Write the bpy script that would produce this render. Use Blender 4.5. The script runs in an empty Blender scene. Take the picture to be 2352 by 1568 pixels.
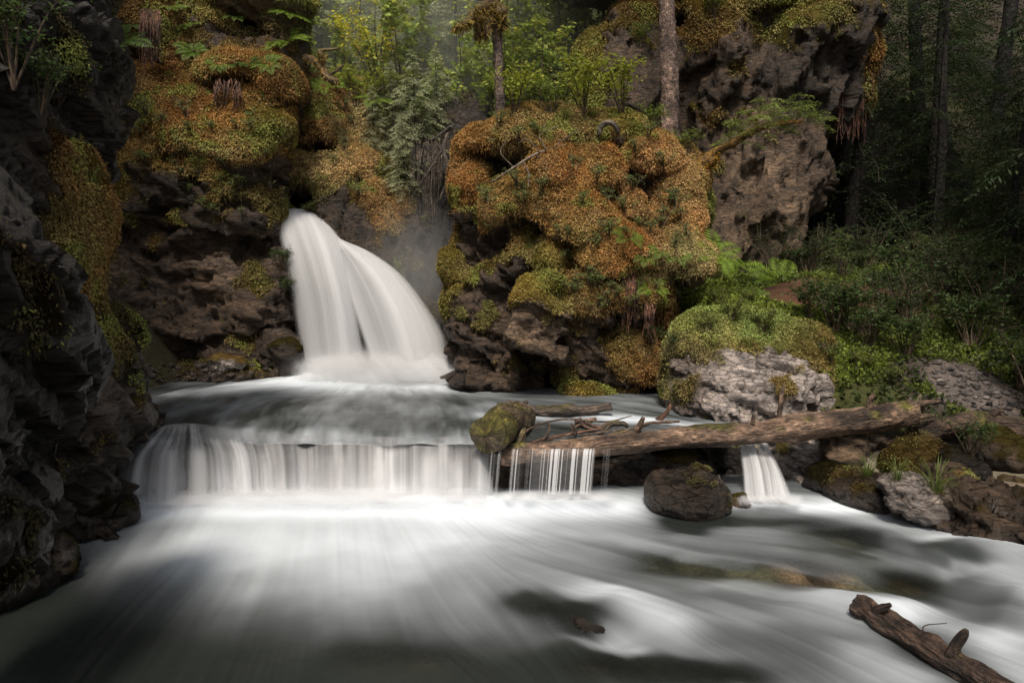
import bpy, math
import numpy as np
from mathutils import Vector
from mathutils.bvhtree import BVHTree

sc = bpy.context.scene
COL = sc.collection
R = math.radians

# ---------------------------------------------------------------- camera, sky, sun, exposure
CAM_H = 2.75
PITCH = math.atan(134 / 1568.0)
FPX = 1568.0
cam_d = bpy.data.cameras.new('camera')
cam_d.sensor_width = 36.0
cam_d.lens = 24.0
cam_d.clip_start = 0.1
cam_d.clip_end = 400
cam = bpy.data.objects.new('camera', cam_d)
COL.objects.link(cam)
cam.location = (0, 0, CAM_H)
cam.rotation_euler = (math.pi / 2 - PITCH, 0, 0)
sc.camera = cam

SUN_EL, SUN_AZ = R(58), R(188)      # azimuth: direction towards the sun, clockwise from +Y
world = bpy.data.worlds.new('World')
sc.world = world
world.use_nodes = True
wn = world.node_tree
bg = wn.nodes['Background']
sky = wn.nodes.new('ShaderNodeTexSky')
sky.sky_type = 'NISHITA'
sky.sun_disc = False
sky.sun_elevation = SUN_EL
sky.sun_rotation = SUN_AZ
sky.air_density = 1.0
sky.dust_density = 4.0
sky.ozone_density = 0.6
hsv = wn.nodes.new('ShaderNodeHueSaturation')
hsv.inputs['Saturation'].default_value = 0.3
wn.links.new(sky.outputs[0], hsv.inputs['Color'])
wn.links.new(hsv.outputs[0], bg.inputs[0])
bg.inputs[1].default_value = 0.10
sun_d = bpy.data.lights.new('sun', 'SUN')
sun_d.energy = 2.6
sun_d.angle = R(11)
sun_d.color = (1.0, 0.89, 0.76)
sun = bpy.data.objects.new('sun', sun_d)
COL.objects.link(sun)
sd = Vector((math.sin(SUN_AZ) * math.cos(SUN_EL), math.cos(SUN_AZ) * math.cos(SUN_EL), math.sin(SUN_EL)))
sun.rotation_euler = sd.to_track_quat('Z', 'Y').to_euler()
sun.location = sd * 60
sc.view_settings.view_transform = 'Standard'
sc.view_settings.look = 'None'
sc.view_settings.exposure = 0.3
sc.view_settings.gamma = 1
sc.render.engine = 'CYCLES'
sc.cycles.use_denoising = True
sc.cycles.max_bounces = 6
sc.cycles.diffuse_bounces = 3
sc.cycles.glossy_bounces = 2
sc.cycles.transmission_bounces = 2
sc.cycles.transparent_max_bounces = 24
sc.cycles.volume_bounces = 1
sc.cycles.caustics_reflective = False
sc.cycles.caustics_refractive = False

# ---------------------------------------------------------------- numeric helpers
rng = np.random.default_rng(11)
CA, SA = math.cos(PITCH), math.sin(PITCH)


def P(px, py, Y):
    """point at world depth Y seen along the direction measured on the photograph"""
    d = np.array([(px - 1176.0), FPX * CA + (784.0 - py) * SA, -FPX * SA + (784.0 - py) * CA])
    t = Y / d[1]
    return np.array([d[0] * t, Y, CAM_H + d[2] * t])


def PZ(px, py, z):
    px = np.asarray(px, float); py = np.asarray(py, float)
    dx = px - 1176.0; dy = FPX * CA + (784.0 - py) * SA; dz = -FPX * SA + (784.0 - py) * CA
    t = (z - CAM_H) / dz
    return np.stack([dx * t, dy * t, np.zeros_like(t) + z], -1)


def topx(p):
    """inverse of PZ: world points -> photograph measurements, used to read off survey maps"""
    x, y, z = p[..., 0], p[..., 1], p[..., 2] - CAM_H
    f = y * CA - z * SA
    u = y * SA + z * CA
    f = np.maximum(f, 1e-3)
    return 1176 + FPX * x / f, 784 - FPX * u / f


_pr = np.random.default_rng(3)
PERM = np.concatenate([_pr.permutation(256)] * 3).astype(np.int32)
VAL = (_pr.random(256) * 2 - 1).astype(np.float32)
JIT = _pr.random((256, 3)).astype(np.float32)
RDIR = _pr.normal(size=(256, 3)).astype(np.float32)
RDIR /= np.linalg.norm(RDIR, axis=1, keepdims=True)


def _hash(i, j, k):
    return PERM[PERM[PERM[i & 255] + (j & 255)] + (k & 255)]


def vnoise(p):
    p = np.asarray(p, np.float32)
    f0 = np.floor(p)
    i = f0.astype(np.int32)
    f = p - f0
    w = f * f * f * (f * (f * 6 - 15) + 10)
    out = 0
    for dx in (0, 1):
        wx = w[:, 0] if dx else 1 - w[:, 0]
        for dy in (0, 1):
            wy = w[:, 1] if dy else 1 - w[:, 1]
            for dz in (0, 1):
                wz = w[:, 2] if dz else 1 - w[:, 2]
                out = out + wx * wy * wz * VAL[_hash(i[:, 0] + dx, i[:, 1] + dy, i[:, 2] + dz)]
    return out


def fbm(p, f=1.0, octv=4, gain=0.5, off=0.0):
    p = np.asarray(p, np.float32)
    a, s, o = 1.0, 0, 0
    q = p * f + off
    for _ in range(octv):
        s = s + a * vnoise(q)
        o += a
        a *= gain
        q = q * 2.03 + 17.3
    return s / o * 1.6


def worley(p):
    p = np.asarray(p, np.float32)
    i = np.floor(p).astype(np.int32)
    f1 = np.full(len(p), 9e9, np.float32); f2 = f1.copy(); cid = np.zeros(len(p), np.int32)
    for dx in (-1, 0, 1):
        for dy in (-1, 0, 1):
            for dz in (-1, 0, 1):
                c = i + np.array([dx, dy, dz])
                h = _hash(c[:, 0], c[:, 1], c[:, 2])
                d = ((c + JIT[h] - p) ** 2).sum(1)
                m = d < f1
                f2 = np.where(m, f1, np.minimum(f2, d))
                cid = np.where(m, h, cid)
                f1 = np.where(m, d, f1)
    return np.sqrt(f1), np.sqrt(f2), VAL[cid]


def facet(p, tilt=0.9, step=0.35):
    """angular broken-stone height: every cell is a tilted plane; returns height and distance to the joint"""
    p = np.asarray(p, np.float32)
    i = np.floor(p).astype(np.int32)
    f1 = np.full(len(p), 9e9, np.float32); f2 = f1.copy(); cid = np.zeros(len(p), np.int32); vec = np.zeros_like(p)
    for dx in (-1, 0, 1):
        for dy in (-1, 0, 1):
            for dz in (-1, 0, 1):
                c = i + np.array([dx, dy, dz])
                h = _hash(c[:, 0], c[:, 1], c[:, 2])
                v = p - (c + JIT[h])
                d = (v ** 2).sum(1)
                m = d < f1
                f2 = np.where(m, f1, np.minimum(f2, d))
                cid = np.where(m, h, cid); vec = np.where(m[:, None], v, vec)
                f1 = np.where(m, d, f1)
    return (vec * RDIR[cid]).sum(1) * tilt + VAL[cid] * step, np.sqrt(f2) - np.sqrt(f1), VAL[cid]


def sstep(a, b, x):
    t = np.clip((x - a) / (b - a), 0, 1)
    return t * t * (3 - 2 * t)


# ---------------------------------------------------------------- mesh creation
def mk(name, V, F, mat, attrs=None, smooth=True, parent=None, uv=None):
    me = bpy.data.meshes.new(name)
    V = np.asarray(V, np.float32); F = np.asarray(F, np.int32)
    n, k = len(F), F.shape[1]
    me.vertices.add(len(V)); me.vertices.foreach_set('co', V.ravel())
    me.loops.add(n * k); me.loops.foreach_set('vertex_index', F.ravel())
    me.polygons.add(n); me.polygons.foreach_set('loop_start', np.arange(0, n * k, k, dtype=np.int32))
    try:
        me.polygons.foreach_set('loop_total', np.full(n, k, np.int32))
    except Exception:
        pass
    me.update(calc_edges=True)
    for a, d in (attrs or {}).items():
        d = np.asarray(d, np.float32)
        if d.ndim == 1:
            at = me.attributes.new(a, 'FLOAT', 'POINT'); at.data.foreach_set('value', d)
        else:
            if d.shape[1] == 3:
                d = np.concatenate([d, np.ones((len(d), 1), np.float32)], 1)
            at = me.attributes.new(a, 'FLOAT_COLOR', 'POINT'); at.data.foreach_set('color', d.ravel())
    if uv is not None:
        l = me.uv_layers.new(name='flow')
        l.data.foreach_set('uv', np.asarray(uv, np.float32)[F.ravel()].ravel())
    if smooth:
        me.polygons.foreach_set('use_smooth', np.ones(n, bool))
    me.materials.append(mat)
    o = bpy.data.objects.new(name, me)
    COL.objects.link(o)
    if parent is not None:
        o.parent = parent
    return o


def tag(o, label=None, cat=None, group=None, kind=None):
    if label: o['label'] = label
    if cat: o['category'] = cat
    if group: o['group'] = group
    if kind: o['kind'] = kind
    return o


def empty(name, loc=(0, 0, 0)):
    o = bpy.data.objects.new(name, None)
    COL.objects.link(o)
    o.location = loc
    o.empty_display_size = 0.2
    return o


def rebase(root, loc):
    """put an Empty root at loc while its (world-space) children stay where they were modelled"""
    root.location = loc
    for c in root.children:
        c.location = c.location - Vector([float(x) for x in loc])


def grid_faces(nu, nv):
    i = np.arange(nu - 1)[:, None] * nv + np.arange(nv - 1)[None, :]
    i = i.ravel()
    return np.stack([i, i + 1, i + nv + 1, i + nv], 1)


def vnormals(V, F):
    if F.shape[1] == 4:
        n = np.cross(V[F[:, 2]] - V[F[:, 0]], V[F[:, 3]] - V[F[:, 1]])
    else:
        n = np.cross(V[F[:, 1]] - V[F[:, 0]], V[F[:, 2]] - V[F[:, 0]])
    N = np.zeros_like(V)
    for k in range(F.shape[1]):
        for c in range(3):
            N[:, c] += np.bincount(F[:, k], n[:, c], len(V))
    return N / (np.linalg.norm(N, axis=1, keepdims=True) + 1e-9)


def unit(a):
    return a / (np.linalg.norm(a, axis=-1, keepdims=True) + 1e-9)


# ---------------------------------------------------------------- materials
def new_mat(name):
    m = bpy.data.materials.new(name)
    m.use_nodes = True
    nt = m.node_tree
    b = nt.nodes['Principled BSDF']
    return m, nt, b


def N_(nt, typ, **kw):
    n = nt.nodes.new(typ)
    for k, v in kw.items():
        if k in n.inputs.keys() if hasattr(n.inputs, 'keys') else False:
            n.inputs[k].default_value = v
        else:
            setattr(n, k, v)
    return n


def attr(nt, name):
    a = nt.nodes.new('ShaderNodeAttribute'); a.attribute_name = name
    return a


def math_(nt, op, a, b=None, clamp=False):
    n = nt.nodes.new('ShaderNodeMath'); n.operation = op; n.use_clamp = clamp
    for i, v in enumerate((a, b)):
        if v is None: continue
        if isinstance(v, (int, float)): n.inputs[i].default_value = v
        else: nt.links.new(v, n.inputs[i])
    return n.outputs[0]


def ramp(nt, src, stops):
    r = nt.nodes.new('ShaderNodeValToRGB')
    e = r.color_ramp.elements
    while len(e) > 1: e.remove(e[-1])
    e[0].position = stops[0][0]; e[0].color = (*stops[0][1], 1) if len(stops[0][1]) == 3 else stops[0][1]
    for p, c in stops[1:]:
        q = e.new(p); q.color = (*c, 1)
    nt.links.new(src, r.inputs[0])
    return r.outputs[0]


def mixc(nt, fac, a, b, mode='MIX'):
    n = nt.nodes.new('ShaderNodeMix'); n.data_type = 'RGBA'; n.blend_type = mode
    for sck, v in ((0, fac), (6, a), (7, b)):
        if isinstance(v, (int, float)): n.inputs[sck].default_value = v
        elif isinstance(v, tuple): n.inputs[sck].default_value = (*v, 1)
        else: nt.links.new(v, n.inputs[sck])
    return n.outputs[2]


def g3(v): return (v, v, v)


def rock_material(name, wet=0.5, bump=1.0, veins=0.0, grain=(0.5, 0.45, 0.2), joint=0.35):
    """bare stone where 'moss' is 0, matted moss where it is 1; 'col' carries the natural colour of each patch"""
    m, nt, b = new_mat(name)
    L = nt.links
    geo = nt.nodes.new('ShaderNodeNewGeometry')
    col = attr(nt, 'col').outputs['Color']
    ms = attr(nt, 'moss').outputs['Fac']
    mp = nt.nodes.new('ShaderNodeMapping'); mp.inputs['Scale'].default_value = (1, 1.4, 3.6); mp.inputs['Rotation'].default_value = grain
    L.new(geo.outputs['Position'], mp.inputs[0])
    n1 = N_(nt, 'ShaderNodeTexNoise'); n1.inputs['Scale'].default_value = 3.4; n1.inputs['Detail'].default_value = 12; n1.inputs['Roughness'].default_value = 0.74; n1.inputs['Distortion'].default_value = 0.6
    L.new(mp.outputs[0], n1.inputs['Vector'])
    n2 = N_(nt, 'ShaderNodeTexNoise'); n2.inputs['Scale'].default_value = 26; n2.inputs['Detail'].default_value = 10; n2.inputs['Roughness'].default_value = 0.7
    L.new(mp.outputs[0], n2.inputs['Vector'])
    vo = N_(nt, 'ShaderNodeTexVoronoi'); vo.feature = 'DISTANCE_TO_EDGE'; vo.inputs['Scale'].default_value = 3.2
    wob = N_(nt, 'ShaderNodeVectorMath'); wob.operation = 'ADD'
    sc_ = N_(nt, 'ShaderNodeVectorMath'); sc_.operation = 'SCALE'; sc_.inputs['Scale'].default_value = 0.35
    L.new(n1.outputs['Color'], sc_.inputs[0]); L.new(sc_.outputs[0], wob.inputs[1]); L.new(mp.outputs[0], wob.inputs[0])
    L.new(wob.outputs[0], vo.inputs['Vector'])
    crack = ramp(nt, vo.outputs['Distance'], [(0.0, g3(joint)), (0.035, g3(1.0))])
    mott = ramp(nt, n1.outputs['Fac'], [(0.32, (0.35, 0.34, 0.36)), (0.5, (0.85, 0.83, 0.82)), (0.68, (1.7, 1.6, 1.5))])
    fine = ramp(nt, n2.outputs['Fac'], [(0.3, g3(0.45)), (0.5, g3(1.0)), (0.72, g3(1.75))])
    c = mixc(nt, 1.0, col, mott, 'MULTIPLY')
    c = mixc(nt, 1.0, c, fine, 'MULTIPLY')
    c = mixc(nt, 1.0, c, crack, 'MULTIPLY')
    mfine = ramp(nt, n2.outputs['Fac'], [(0.3, (0.35, 0.33, 0.3)), (0.55, g3(1.0)), (0.75, g3(1.5))])
    cm = mixc(nt, 1.0, col, mfine, 'MULTIPLY')
    cc = mixc(nt, ms, c, cm)
    L.new(cc, b.inputs['Base Color'])
    rr = ramp(nt, n1.outputs['Fac'], [(0.35, g3(0.9 - 0.55 * wet)), (0.65, g3(0.85 - 0.25 * wet))])
    rr2 = mixc(nt, ms, rr, g3(0.95))
    L.new(rr2, b.inputs['Roughness'])
    sp = math_(nt, 'MULTIPLY', math_(nt, 'SUBTRACT', 1.0, ms), 0.5)
    L.new(sp, b.inputs['Specular IOR Level'])
    hsum = math_(nt, 'ADD', math_(nt, 'MULTIPLY', n1.outputs['Fac'], 0.10), math_(nt, 'MULTIPLY', n2.outputs['Fac'], 0.05))
    hsum = math_(nt, 'ADD', hsum, math_(nt, 'MULTIPLY', math_(nt, 'MINIMUM', vo.outputs['Distance'], 0.06), 0.5))
    bp = N_(nt, 'ShaderNodeBump'); bp.inputs['Strength'].default_value = bump; bp.inputs['Distance'].default_value = 0.6
    L.new(hsum, bp.inputs['Height'])
    L.new(bp.outputs[0], b.inputs['Normal'])
    return m


def leaf_material(name, rough=0.55, trans=0.4):
    m, nt, b = new_mat(name)
    L = nt.links
    col = attr(nt, 'col').outputs['Color']
    L.new(col, b.inputs['Base Color'])
    b.inputs['Roughness'].default_value = rough
    b.inputs['Specular IOR Level'].default_value = 0.3
    tr = N_(nt, 'ShaderNodeBsdfTranslucent')
    L.new(col, tr.inputs[0])
    mx = N_(nt, 'ShaderNodeMixShader'); mx.inputs[0].default_value = trans
    L.new(b.outputs[0], mx.inputs[1]); L.new(tr.outputs[0], mx.inputs[2])
    L.new(mx.outputs[0], nt.nodes['Material Output'].inputs[0])
    return m


def bark_material(name):
    m, nt, b = new_mat(name)
    L = nt.links
    col = attr(nt, 'col').outputs['Color']
    tc = N_(nt, 'ShaderNodeTexCoord')
    uvn = nt.nodes.new('ShaderNodeUVMap'); uvn.uv_map = 'flow'
    mp = N_(nt, 'ShaderNodeMapping'); mp.inputs['Scale'].default_value = (1, 1, 1)
    L.new(uvn.outputs[0], mp.inputs[0])
    n1 = N_(nt, 'ShaderNodeTexNoise'); n1.inputs['Scale'].default_value = 9; n1.inputs['Detail'].default_value = 9; n1.inputs['Roughness'].default_value = 0.7
    L.new(mp.outputs[0], n1.inputs['Vector'])
    mp2 = N_(nt, 'ShaderNodeMapping'); mp2.inputs['Scale'].default_value = (1, 0.22, 1)
    L.new(uvn.outputs[0], mp2.inputs[0])
    n2 = N_(nt, 'ShaderNodeTexNoise'); n2.inputs['Scale'].default_value = 42; n2.inputs['Detail'].default_value = 6
    L.new(mp2.outputs[0], n2.inputs['Vector'])
    f = ramp(nt, n2.outputs['Fac'], [(0.32, g3(0.3)), (0.5, g3(0.95)), (0.7, g3(1.7))])
    f1 = ramp(nt, n1.outputs['Fac'], [(0.35, g3(0.55)), (0.65, g3(1.4))])
    c = mixc(nt, 1.0, mixc(nt, 1.0, col, f, 'MULTIPLY'), f1, 'MULTIPLY')
    mp3 = N_(nt, 'ShaderNodeMapping'); mp3.inputs['Scale'].default_value = (1, 0.45, 1)
    L.new(uvn.outputs[0], mp3.inputs[0])
    n3 = N_(nt, 'ShaderNodeTexNoise'); n3.inputs['Scale'].default_value = 5.5; n3.inputs['Detail'].default_value = 5; n3.inputs['Roughness'].default_value = 0.62
    L.new(mp3.outputs[0], n3.inputs['Vector'])
    peel = ramp(nt, n3.outputs['Fac'], [(0.40, (0.36, 0.33, 0.32)), (0.46, (0.75, 0.72, 0.70)), (0.56, (0.95, 0.95, 0.95)), (0.60, (1.55, 1.5, 1.45))])
    c = mixc(nt, 1.0, c, peel, 'MULTIPLY')
    L.new(c, b.inputs['Base Color'])
    b.inputs['Roughness'].default_value = 0.6
    bp = N_(nt, 'ShaderNodeBump'); bp.inputs['Strength'].default_value = 0.9; bp.inputs['Distance'].default_value = 0.06
    L.new(math_(nt, 'ADD', math_(nt, 'ADD', n2.outputs['Fac'], n1.outputs['Fac']), n3.outputs['Fac']), bp.inputs['Height'])
    L.new(bp.outputs[0], b.inputs['Normal'])
    return m


def water_material(name, dark=(0.018, 0.022, 0.02), clear=0.35):
    """'foam' = how much white air-filled water, 'clear' lets the bed show through"""
    m, nt, b = new_mat(name)
    L = nt.links
    foam = attr(nt, 'foam').outputs['Fac']
    tint = attr(nt, 'tint').outputs['Color']
    b.inputs['Roughness'].default_value = 0.33
    b.inputs['Base Color'].default_value = (*dark, 1)
    b.inputs['Specular IOR Level'].default_value = 0.4
    rr = math_(nt, 'ADD', 0.38, math_(nt, 'MULTIPLY', foam, 0.6), True)
    L.new(rr, b.inputs['Roughness'])
    cc = mixc(nt, foam, dark, tint)
    L.new(cc, b.inputs['Base Color'])
    geo = nt.nodes.new('ShaderNodeNewGeometry')
    ns = N_(nt, 'ShaderNodeTexNoise'); ns.inputs['Scale'].default_value = 1.6; ns.inputs['Detail'].default_value = 2
    L.new(geo.outputs['Position'], ns.inputs['Vector'])
    bp = N_(nt, 'ShaderNodeBump'); bp.inputs['Strength'].default_value = 0.15; bp.inputs['Distance'].default_value = 0.3
    L.new(ns.outputs['Fac'], bp.inputs['Height']); L.new(bp.outputs[0], b.inputs['Normal'])
    tr = N_(nt, 'ShaderNodeBsdfTransparent'); tr.inputs[0].default_value = (0.78, 0.82, 0.74, 1)
    mx = N_(nt, 'ShaderNodeMixShader')
    cl = attr(nt, 'clear').outputs['Fac']
    L.new(math_(nt, 'MULTIPLY', math_(nt, 'SUBTRACT', 1.0, math_(nt, 'MULTIPLY', foam, 1.6), True), cl, True), mx.inputs[0])
    L.new(b.outputs[0], mx.inputs[1]); L.new(tr.outputs[0], mx.inputs[2])
    L.new(mx.outputs[0], nt.nodes['Material Output'].inputs[0])
    return m


def fall_material(name):
    m, nt, b = new_mat(name)
    L = nt.links
    al = attr(nt, 'alpha').outputs['Fac']
    tint = attr(nt, 'tint').outputs['Color']
    L.new(tint, b.inputs['Base Color'])
    b.inputs['Roughness'].default_value = 0.7
    b.inputs['Specular IOR Level'].default_value = 0.2
    tl = N_(nt, 'ShaderNodeBsdfTranslucent'); L.new(tint, tl.inputs[0])
    m0 = N_(nt, 'ShaderNodeMixShader'); m0.inputs[0].default_value = 0.3
    L.new(b.outputs[0], m0.inputs[1]); L.new(tl.outputs[0], m0.inputs[2])
    tr = N_(nt, 'ShaderNodeBsdfTransparent')
    mx = N_(nt, 'ShaderNodeMixShader')
    L.new(al, mx.inputs[0])
    L.new(tr.outputs[0], mx.inputs[1]); L.new(m0.outputs[0], mx.inputs[2])
    L.new(mx.outputs[0], nt.nodes['Material Output'].inputs[0])
    return m


M_rock = rock_material('mossy_rock_stone', wet=0.95)
M_dark = rock_material('wet_dark_stone', wet=1.2)
M_pale = rock_material('pale_stone', wet=1.05, bump=1.0)
M_soil = rock_material('forest_soil', wet=0.1, bump=0.5, joint=0.95)
M_leaf = leaf_material('green_leaf')
M_moss = leaf_material('moss_leaf', 0.8, 0.2)
M_bark = bark_material('bark')
M_water = water_material('stream_water')
M_fall = fall_material('falling_water')

# ---------------------------------------------------------------- implicit rocks
def surface_nets(F, o, h):
    s = F < 0
    n = [d - 1 for d in F.shape]
    cnt = np.zeros(n, np.uint8)
    for a in (0, 1):
        for b_ in (0, 1):
            for c in (0, 1):
                cnt += s[a:a + n[0], b_:b_ + n[1], c:c + n[2]]
    I = np.argwhere((cnt > 0) & (cnt < 8))
    idm = np.full(n, -1, np.int32)
    idm[I[:, 0], I[:, 1], I[:, 2]] = np.arange(len(I))
    acc = np.zeros((len(I), 3)); w = np.zeros(len(I))
    for ax in range(3):
        e = np.zeros(3, int); e[ax] = 1
        o1, o2 = (ax + 1) % 3, (ax + 2) % 3
        for p in (0, 1):
            for q in (0, 1):
                a = np.zeros(3, int); a[o1] = p; a[o2] = q
                A = I + a; B = A + e
                fa = F[A[:, 0], A[:, 1], A[:, 2]]; fb = F[B[:, 0], B[:, 1], B[:, 2]]
                m = (fa < 0) != (fb < 0)
                t = np.where(m, fa / np.where(m, fa - fb, 1), 0)
                acc += np.where(m[:, None], a + e * t[:, None], 0); w += m
    V = (I + acc / w[:, None]) * h + o
    faces = []
    for ax in range(3):
        e = np.zeros(3, int); e[ax] = 1
        o1, o2 = (ax + 1) % 3, (ax + 2) % 3
        sl1 = [slice(None)] * 3; sl2 = [slice(None)] * 3
        sl1[ax] = slice(0, -1); sl2[ax] = slice(1, None)
        ch = s[tuple(sl1)] != s[tuple(sl2)]
        J = np.argwhere(ch)
        ok = (J[:, o1] >= 1) & (J[:, o2] >= 1) & (J[:, o1] < F.shape[o1] - 1) & (J[:, o2] < F.shape[o2] - 1)
        J = J[ok]
        ins = s[J[:, 0], J[:, 1], J[:, 2]]
        def cid(d1, d2):
            K = J.copy(); K[:, o1] += d1; K[:, o2] += d2
            return idm[K[:, 0], K[:, 1], K[:, 2]]
        q = np.stack([cid(-1, -1), cid(0, -1), cid(0, 0), cid(-1, 0)], 1)
        q[~ins] = q[~ins][:, ::-1]
        faces.append(q)
    Fc = np.concatenate(faces)
    Fc = Fc[(Fc >= 0).all(1)]
    return V, Fc


# patch type: moss colour, moss amount, stone colour
TY = {
    'o': ((0.245, 0.142, 0.046), 0.95, (0.085, 0.062, 0.044)),
    'O': ((0.165, 0.096, 0.032), 0.80, (0.070, 0.050, 0.036)),
    't': ((0.310, 0.205, 0.085), 0.95, (0.10, 0.078, 0.058)),
    'g': ((0.170, 0.145, 0.032), 0.95, (0.085, 0.068, 0.052)),
    'G': ((0.210, 0.220, 0.058), 1.00, (0.15, 0.13, 0.10)),
    'y': ((0.150, 0.112, 0.034), 0.45, (0.062, 0.047, 0.035)),
    'b': ((0.110, 0.080, 0.030), 0.32, (0.078, 0.057, 0.042)),
    'r': ((0.110, 0.085, 0.026), 0.06, (0.095, 0.072, 0.056)),
    's': ((0.110, 0.090, 0.030), 0.00, (0.175, 0.138, 0.106)),
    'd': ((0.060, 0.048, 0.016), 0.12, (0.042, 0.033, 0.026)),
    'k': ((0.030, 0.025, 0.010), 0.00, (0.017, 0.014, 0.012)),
    'w': ((0.190, 0.145, 0.050), 0.02, (0.47, 0.47, 0.51)),
}


def sdf_ell(p, c, r, cs, sn):
    q = p - c
    if sn:
        x = q[..., 0] * cs + q[..., 2] * sn; z = -q[..., 0] * sn + q[..., 2] * cs
        q = np.stack([x, q[..., 1], z], -1)
    k0 = np.linalg.norm(q / r, axis=-1)
    k1 = np.linalg.norm(q / (r * r), axis=-1) + 1e-6
    return k0 * (k0 - 1) / k1


def sdf_box(p, c, r, cs, sn, rd):
    q = p - c
    if sn:
        x = q[..., 0] * cs + q[..., 2] * sn; z = -q[..., 0] * sn + q[..., 2] * cs
        q = np.stack([x, q[..., 1], z], -1)
    q = np.abs(q) - (r - rd)
    return np.linalg.norm(np.maximum(q, 0), axis=-1) + np.minimum(q.max(-1), 0) - rd


BVHS = []
ROCKDATA = {}


def rock(name, blobs, h=0.06, k=0.25, warp=0.16, blocky=0.10, crack=0.05, puff=0.07, seed=0, mat=None, parent=None,
         key=None, strata=(0.5, 0.2, 1.0), bfreq=1.2, zmin=None, moss_bias=0.0, collide=True, facets=0, ntype=None):
    """blobs: (px, py, Y, rx_px, ry_px, rdepth_m, type[, angle_deg, 'box'|'cut'])"""
    pr = []
    for bl in blobs:
        px, py, Y, rx, ry, rd, ty = bl[:7]
        ang = R(bl[7]) if len(bl) > 7 else 0.0
        md = bl[8] if len(bl) > 8 else 'ell'
        s = Y / FPX
        pr.append((P(px, py, Y), np.array([rx * s, rd, ry * s]), math.cos(ang), math.sin(ang), md, ty))
    lo = np.min([c - np.maximum(r, np.max(r[[0, 2]]) * (abs(sn) > 0)) for c, r, cs, sn, md, ty in pr if md != 'cut'], 0) - 0.35
    hi = np.max([c + np.maximum(r, np.max(r[[0, 2]]) * (abs(sn) > 0)) for c, r, cs, sn, md, ty in pr if md != 'cut'], 0) + 0.35
    if zmin is not None: lo[2] = max(lo[2], zmin)
    n = np.ceil((hi - lo) / h).astype(int) + 1
    gx, gy, gz = [np.arange(n[i]) * h + lo[i] for i in range(3)]
    G = np.stack(np.meshgrid(gx, gy, gz, indexing='ij'), -1).astype(np.float32)
    D = None; cuts = []
    for c, r, cs, sn, md, ty in pr:
        if md == 'box': d = sdf_box(G, c, r, cs, sn, min(r) * 0.22)
        else: d = sdf_ell(G, c, r, cs, sn)
        d = d.astype(np.float32)
        if md == 'cut': cuts.append(d); continue
        if D is None: D = d
        else:
            hh = np.maximum(k - np.abs(D - d), 0) / k
            D = np.minimum(D, d) - hh * hh * k * 0.25
    for d in cuts:
        kk = 0.18
        a = -d
        hh = np.maximum(kk - np.abs(D - a), 0) / kk
        D = np.maximum(D, a) + hh * hh * kk * 0.25
    if facets:
        fr = np.random.default_rng(seed + 5)
        cen = np.mean([c for c, r, cs, sn, md, ty in pr], 0)
        ext = (hi - lo) / 2 - 0.35
        for _ in range(facets):
            v = unit(fr.normal(size=3))
            t = np.linalg.norm(v * ext) * fr.uniform(0.72, 0.95)
            D = np.maximum(D, ((G - cen) @ v - t).astype(np.float32))
    near = np.abs(D) < 0.55
    pts = G[near]
    D[near] += (warp * fbm(pts, 0.75, 3, off=seed * 3.1)).astype(np.float32)
    D[0] = D[-1] = 1; D[:, 0] = D[:, -1] = 1; D[:, :, -1] = 1; D[:, :, 0] = 1
    V, F = surface_nets(D, lo, h)
    V = V.astype(np.float32)
    del G, D
    # per-vertex patches
    wn_ = np.stack([fbm(V, 1.1, 3, off=seed + 5), fbm(V, 1.1, 3, off=seed + 25), fbm(V, 1.1, 3, off=seed + 45)], 1) * 0.28
    col = np.zeros((len(V), 3)); rcol = col.copy(); ms = np.zeros(len(V)); W = np.zeros(len(V)) + 1e-12
    for c, r, cs, sn, md, ty in pr:
        if md == 'cut': continue
        d = sdf_ell(V + wn_, c, r, cs, sn)
        w = np.exp(-np.maximum(d, -0.35) * 7.0)
        mc, ma, rc = TY[ty]
        col += w[:, None] * mc; rcol += w[:, None] * rc; ms += w * ma; W += w
    col /= W[:, None]; rcol /= W[:, None]; ms /= W
    N = vnormals(V, F)
    nz = N[:, 2]
    mn = fbm(V, 1.9, 5, 0.6, off=seed + 9)
    moss = ms * 1.5 - 0.25 + 0.55 * nz + mn * 0.55 * (1.2 - ms) * 1.6 + moss_bias
    moss = sstep(0.25, 0.62, moss)
    moss *= sstep(-0.75, -0.35, nz)
    # displacement
    q = V.copy()
    ax = unit(np.array(strata, float))
    q = q + (q @ ax)[:, None] * ax * 2.2          # squash along the bedding normal
    q = q + np.stack([fbm(V, 1.5, 2, off=3), fbm(V, 1.5, 2, off=33), fbm(V, 1.5, 2, off=63)], 1) * 0.25
    ha, ea, cv = facet(q * bfreq * 0.8)
    hb, eb, cvb = facet(q * bfreq * 2.1 + 7)
    hc, ec, cvc = facet(q * bfreq * 5.2 + 3)
    rg = np.abs(fbm(q, 1.1, 4, 0.6, off=seed + 60))
    rockd = blocky * (2.0 * ha + 0.7 * hb + 0.16 * hc) - crack * 0.8 * (1 - sstep(0, 0.045, rg)) + 0.01
    rockd += 0.02 * fbm(V, 6, 4, 0.65, off=seed)
    cv = cvb
    cvb = cvc
    m1, m2, mv = worley(V * 2.1 + seed)
    m3, m4, mw = worley(V * 5.5 + seed)
    mossd = puff * (0.75 - m1 * 1.3) + puff * 0.45 * (0.6 - m3) + 0.03 * fbm(V, 4, 4, 0.6) + 0.05
    Vd = V + N * (rockd * (1 - moss) + mossd * moss)[:, None]
    tone = 1 + 0.35 * fbm(V, 2.6, 4, 0.6, off=seed + 70)
    hue = fbm(V, 0.9, 3, off=seed + 90)
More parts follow.
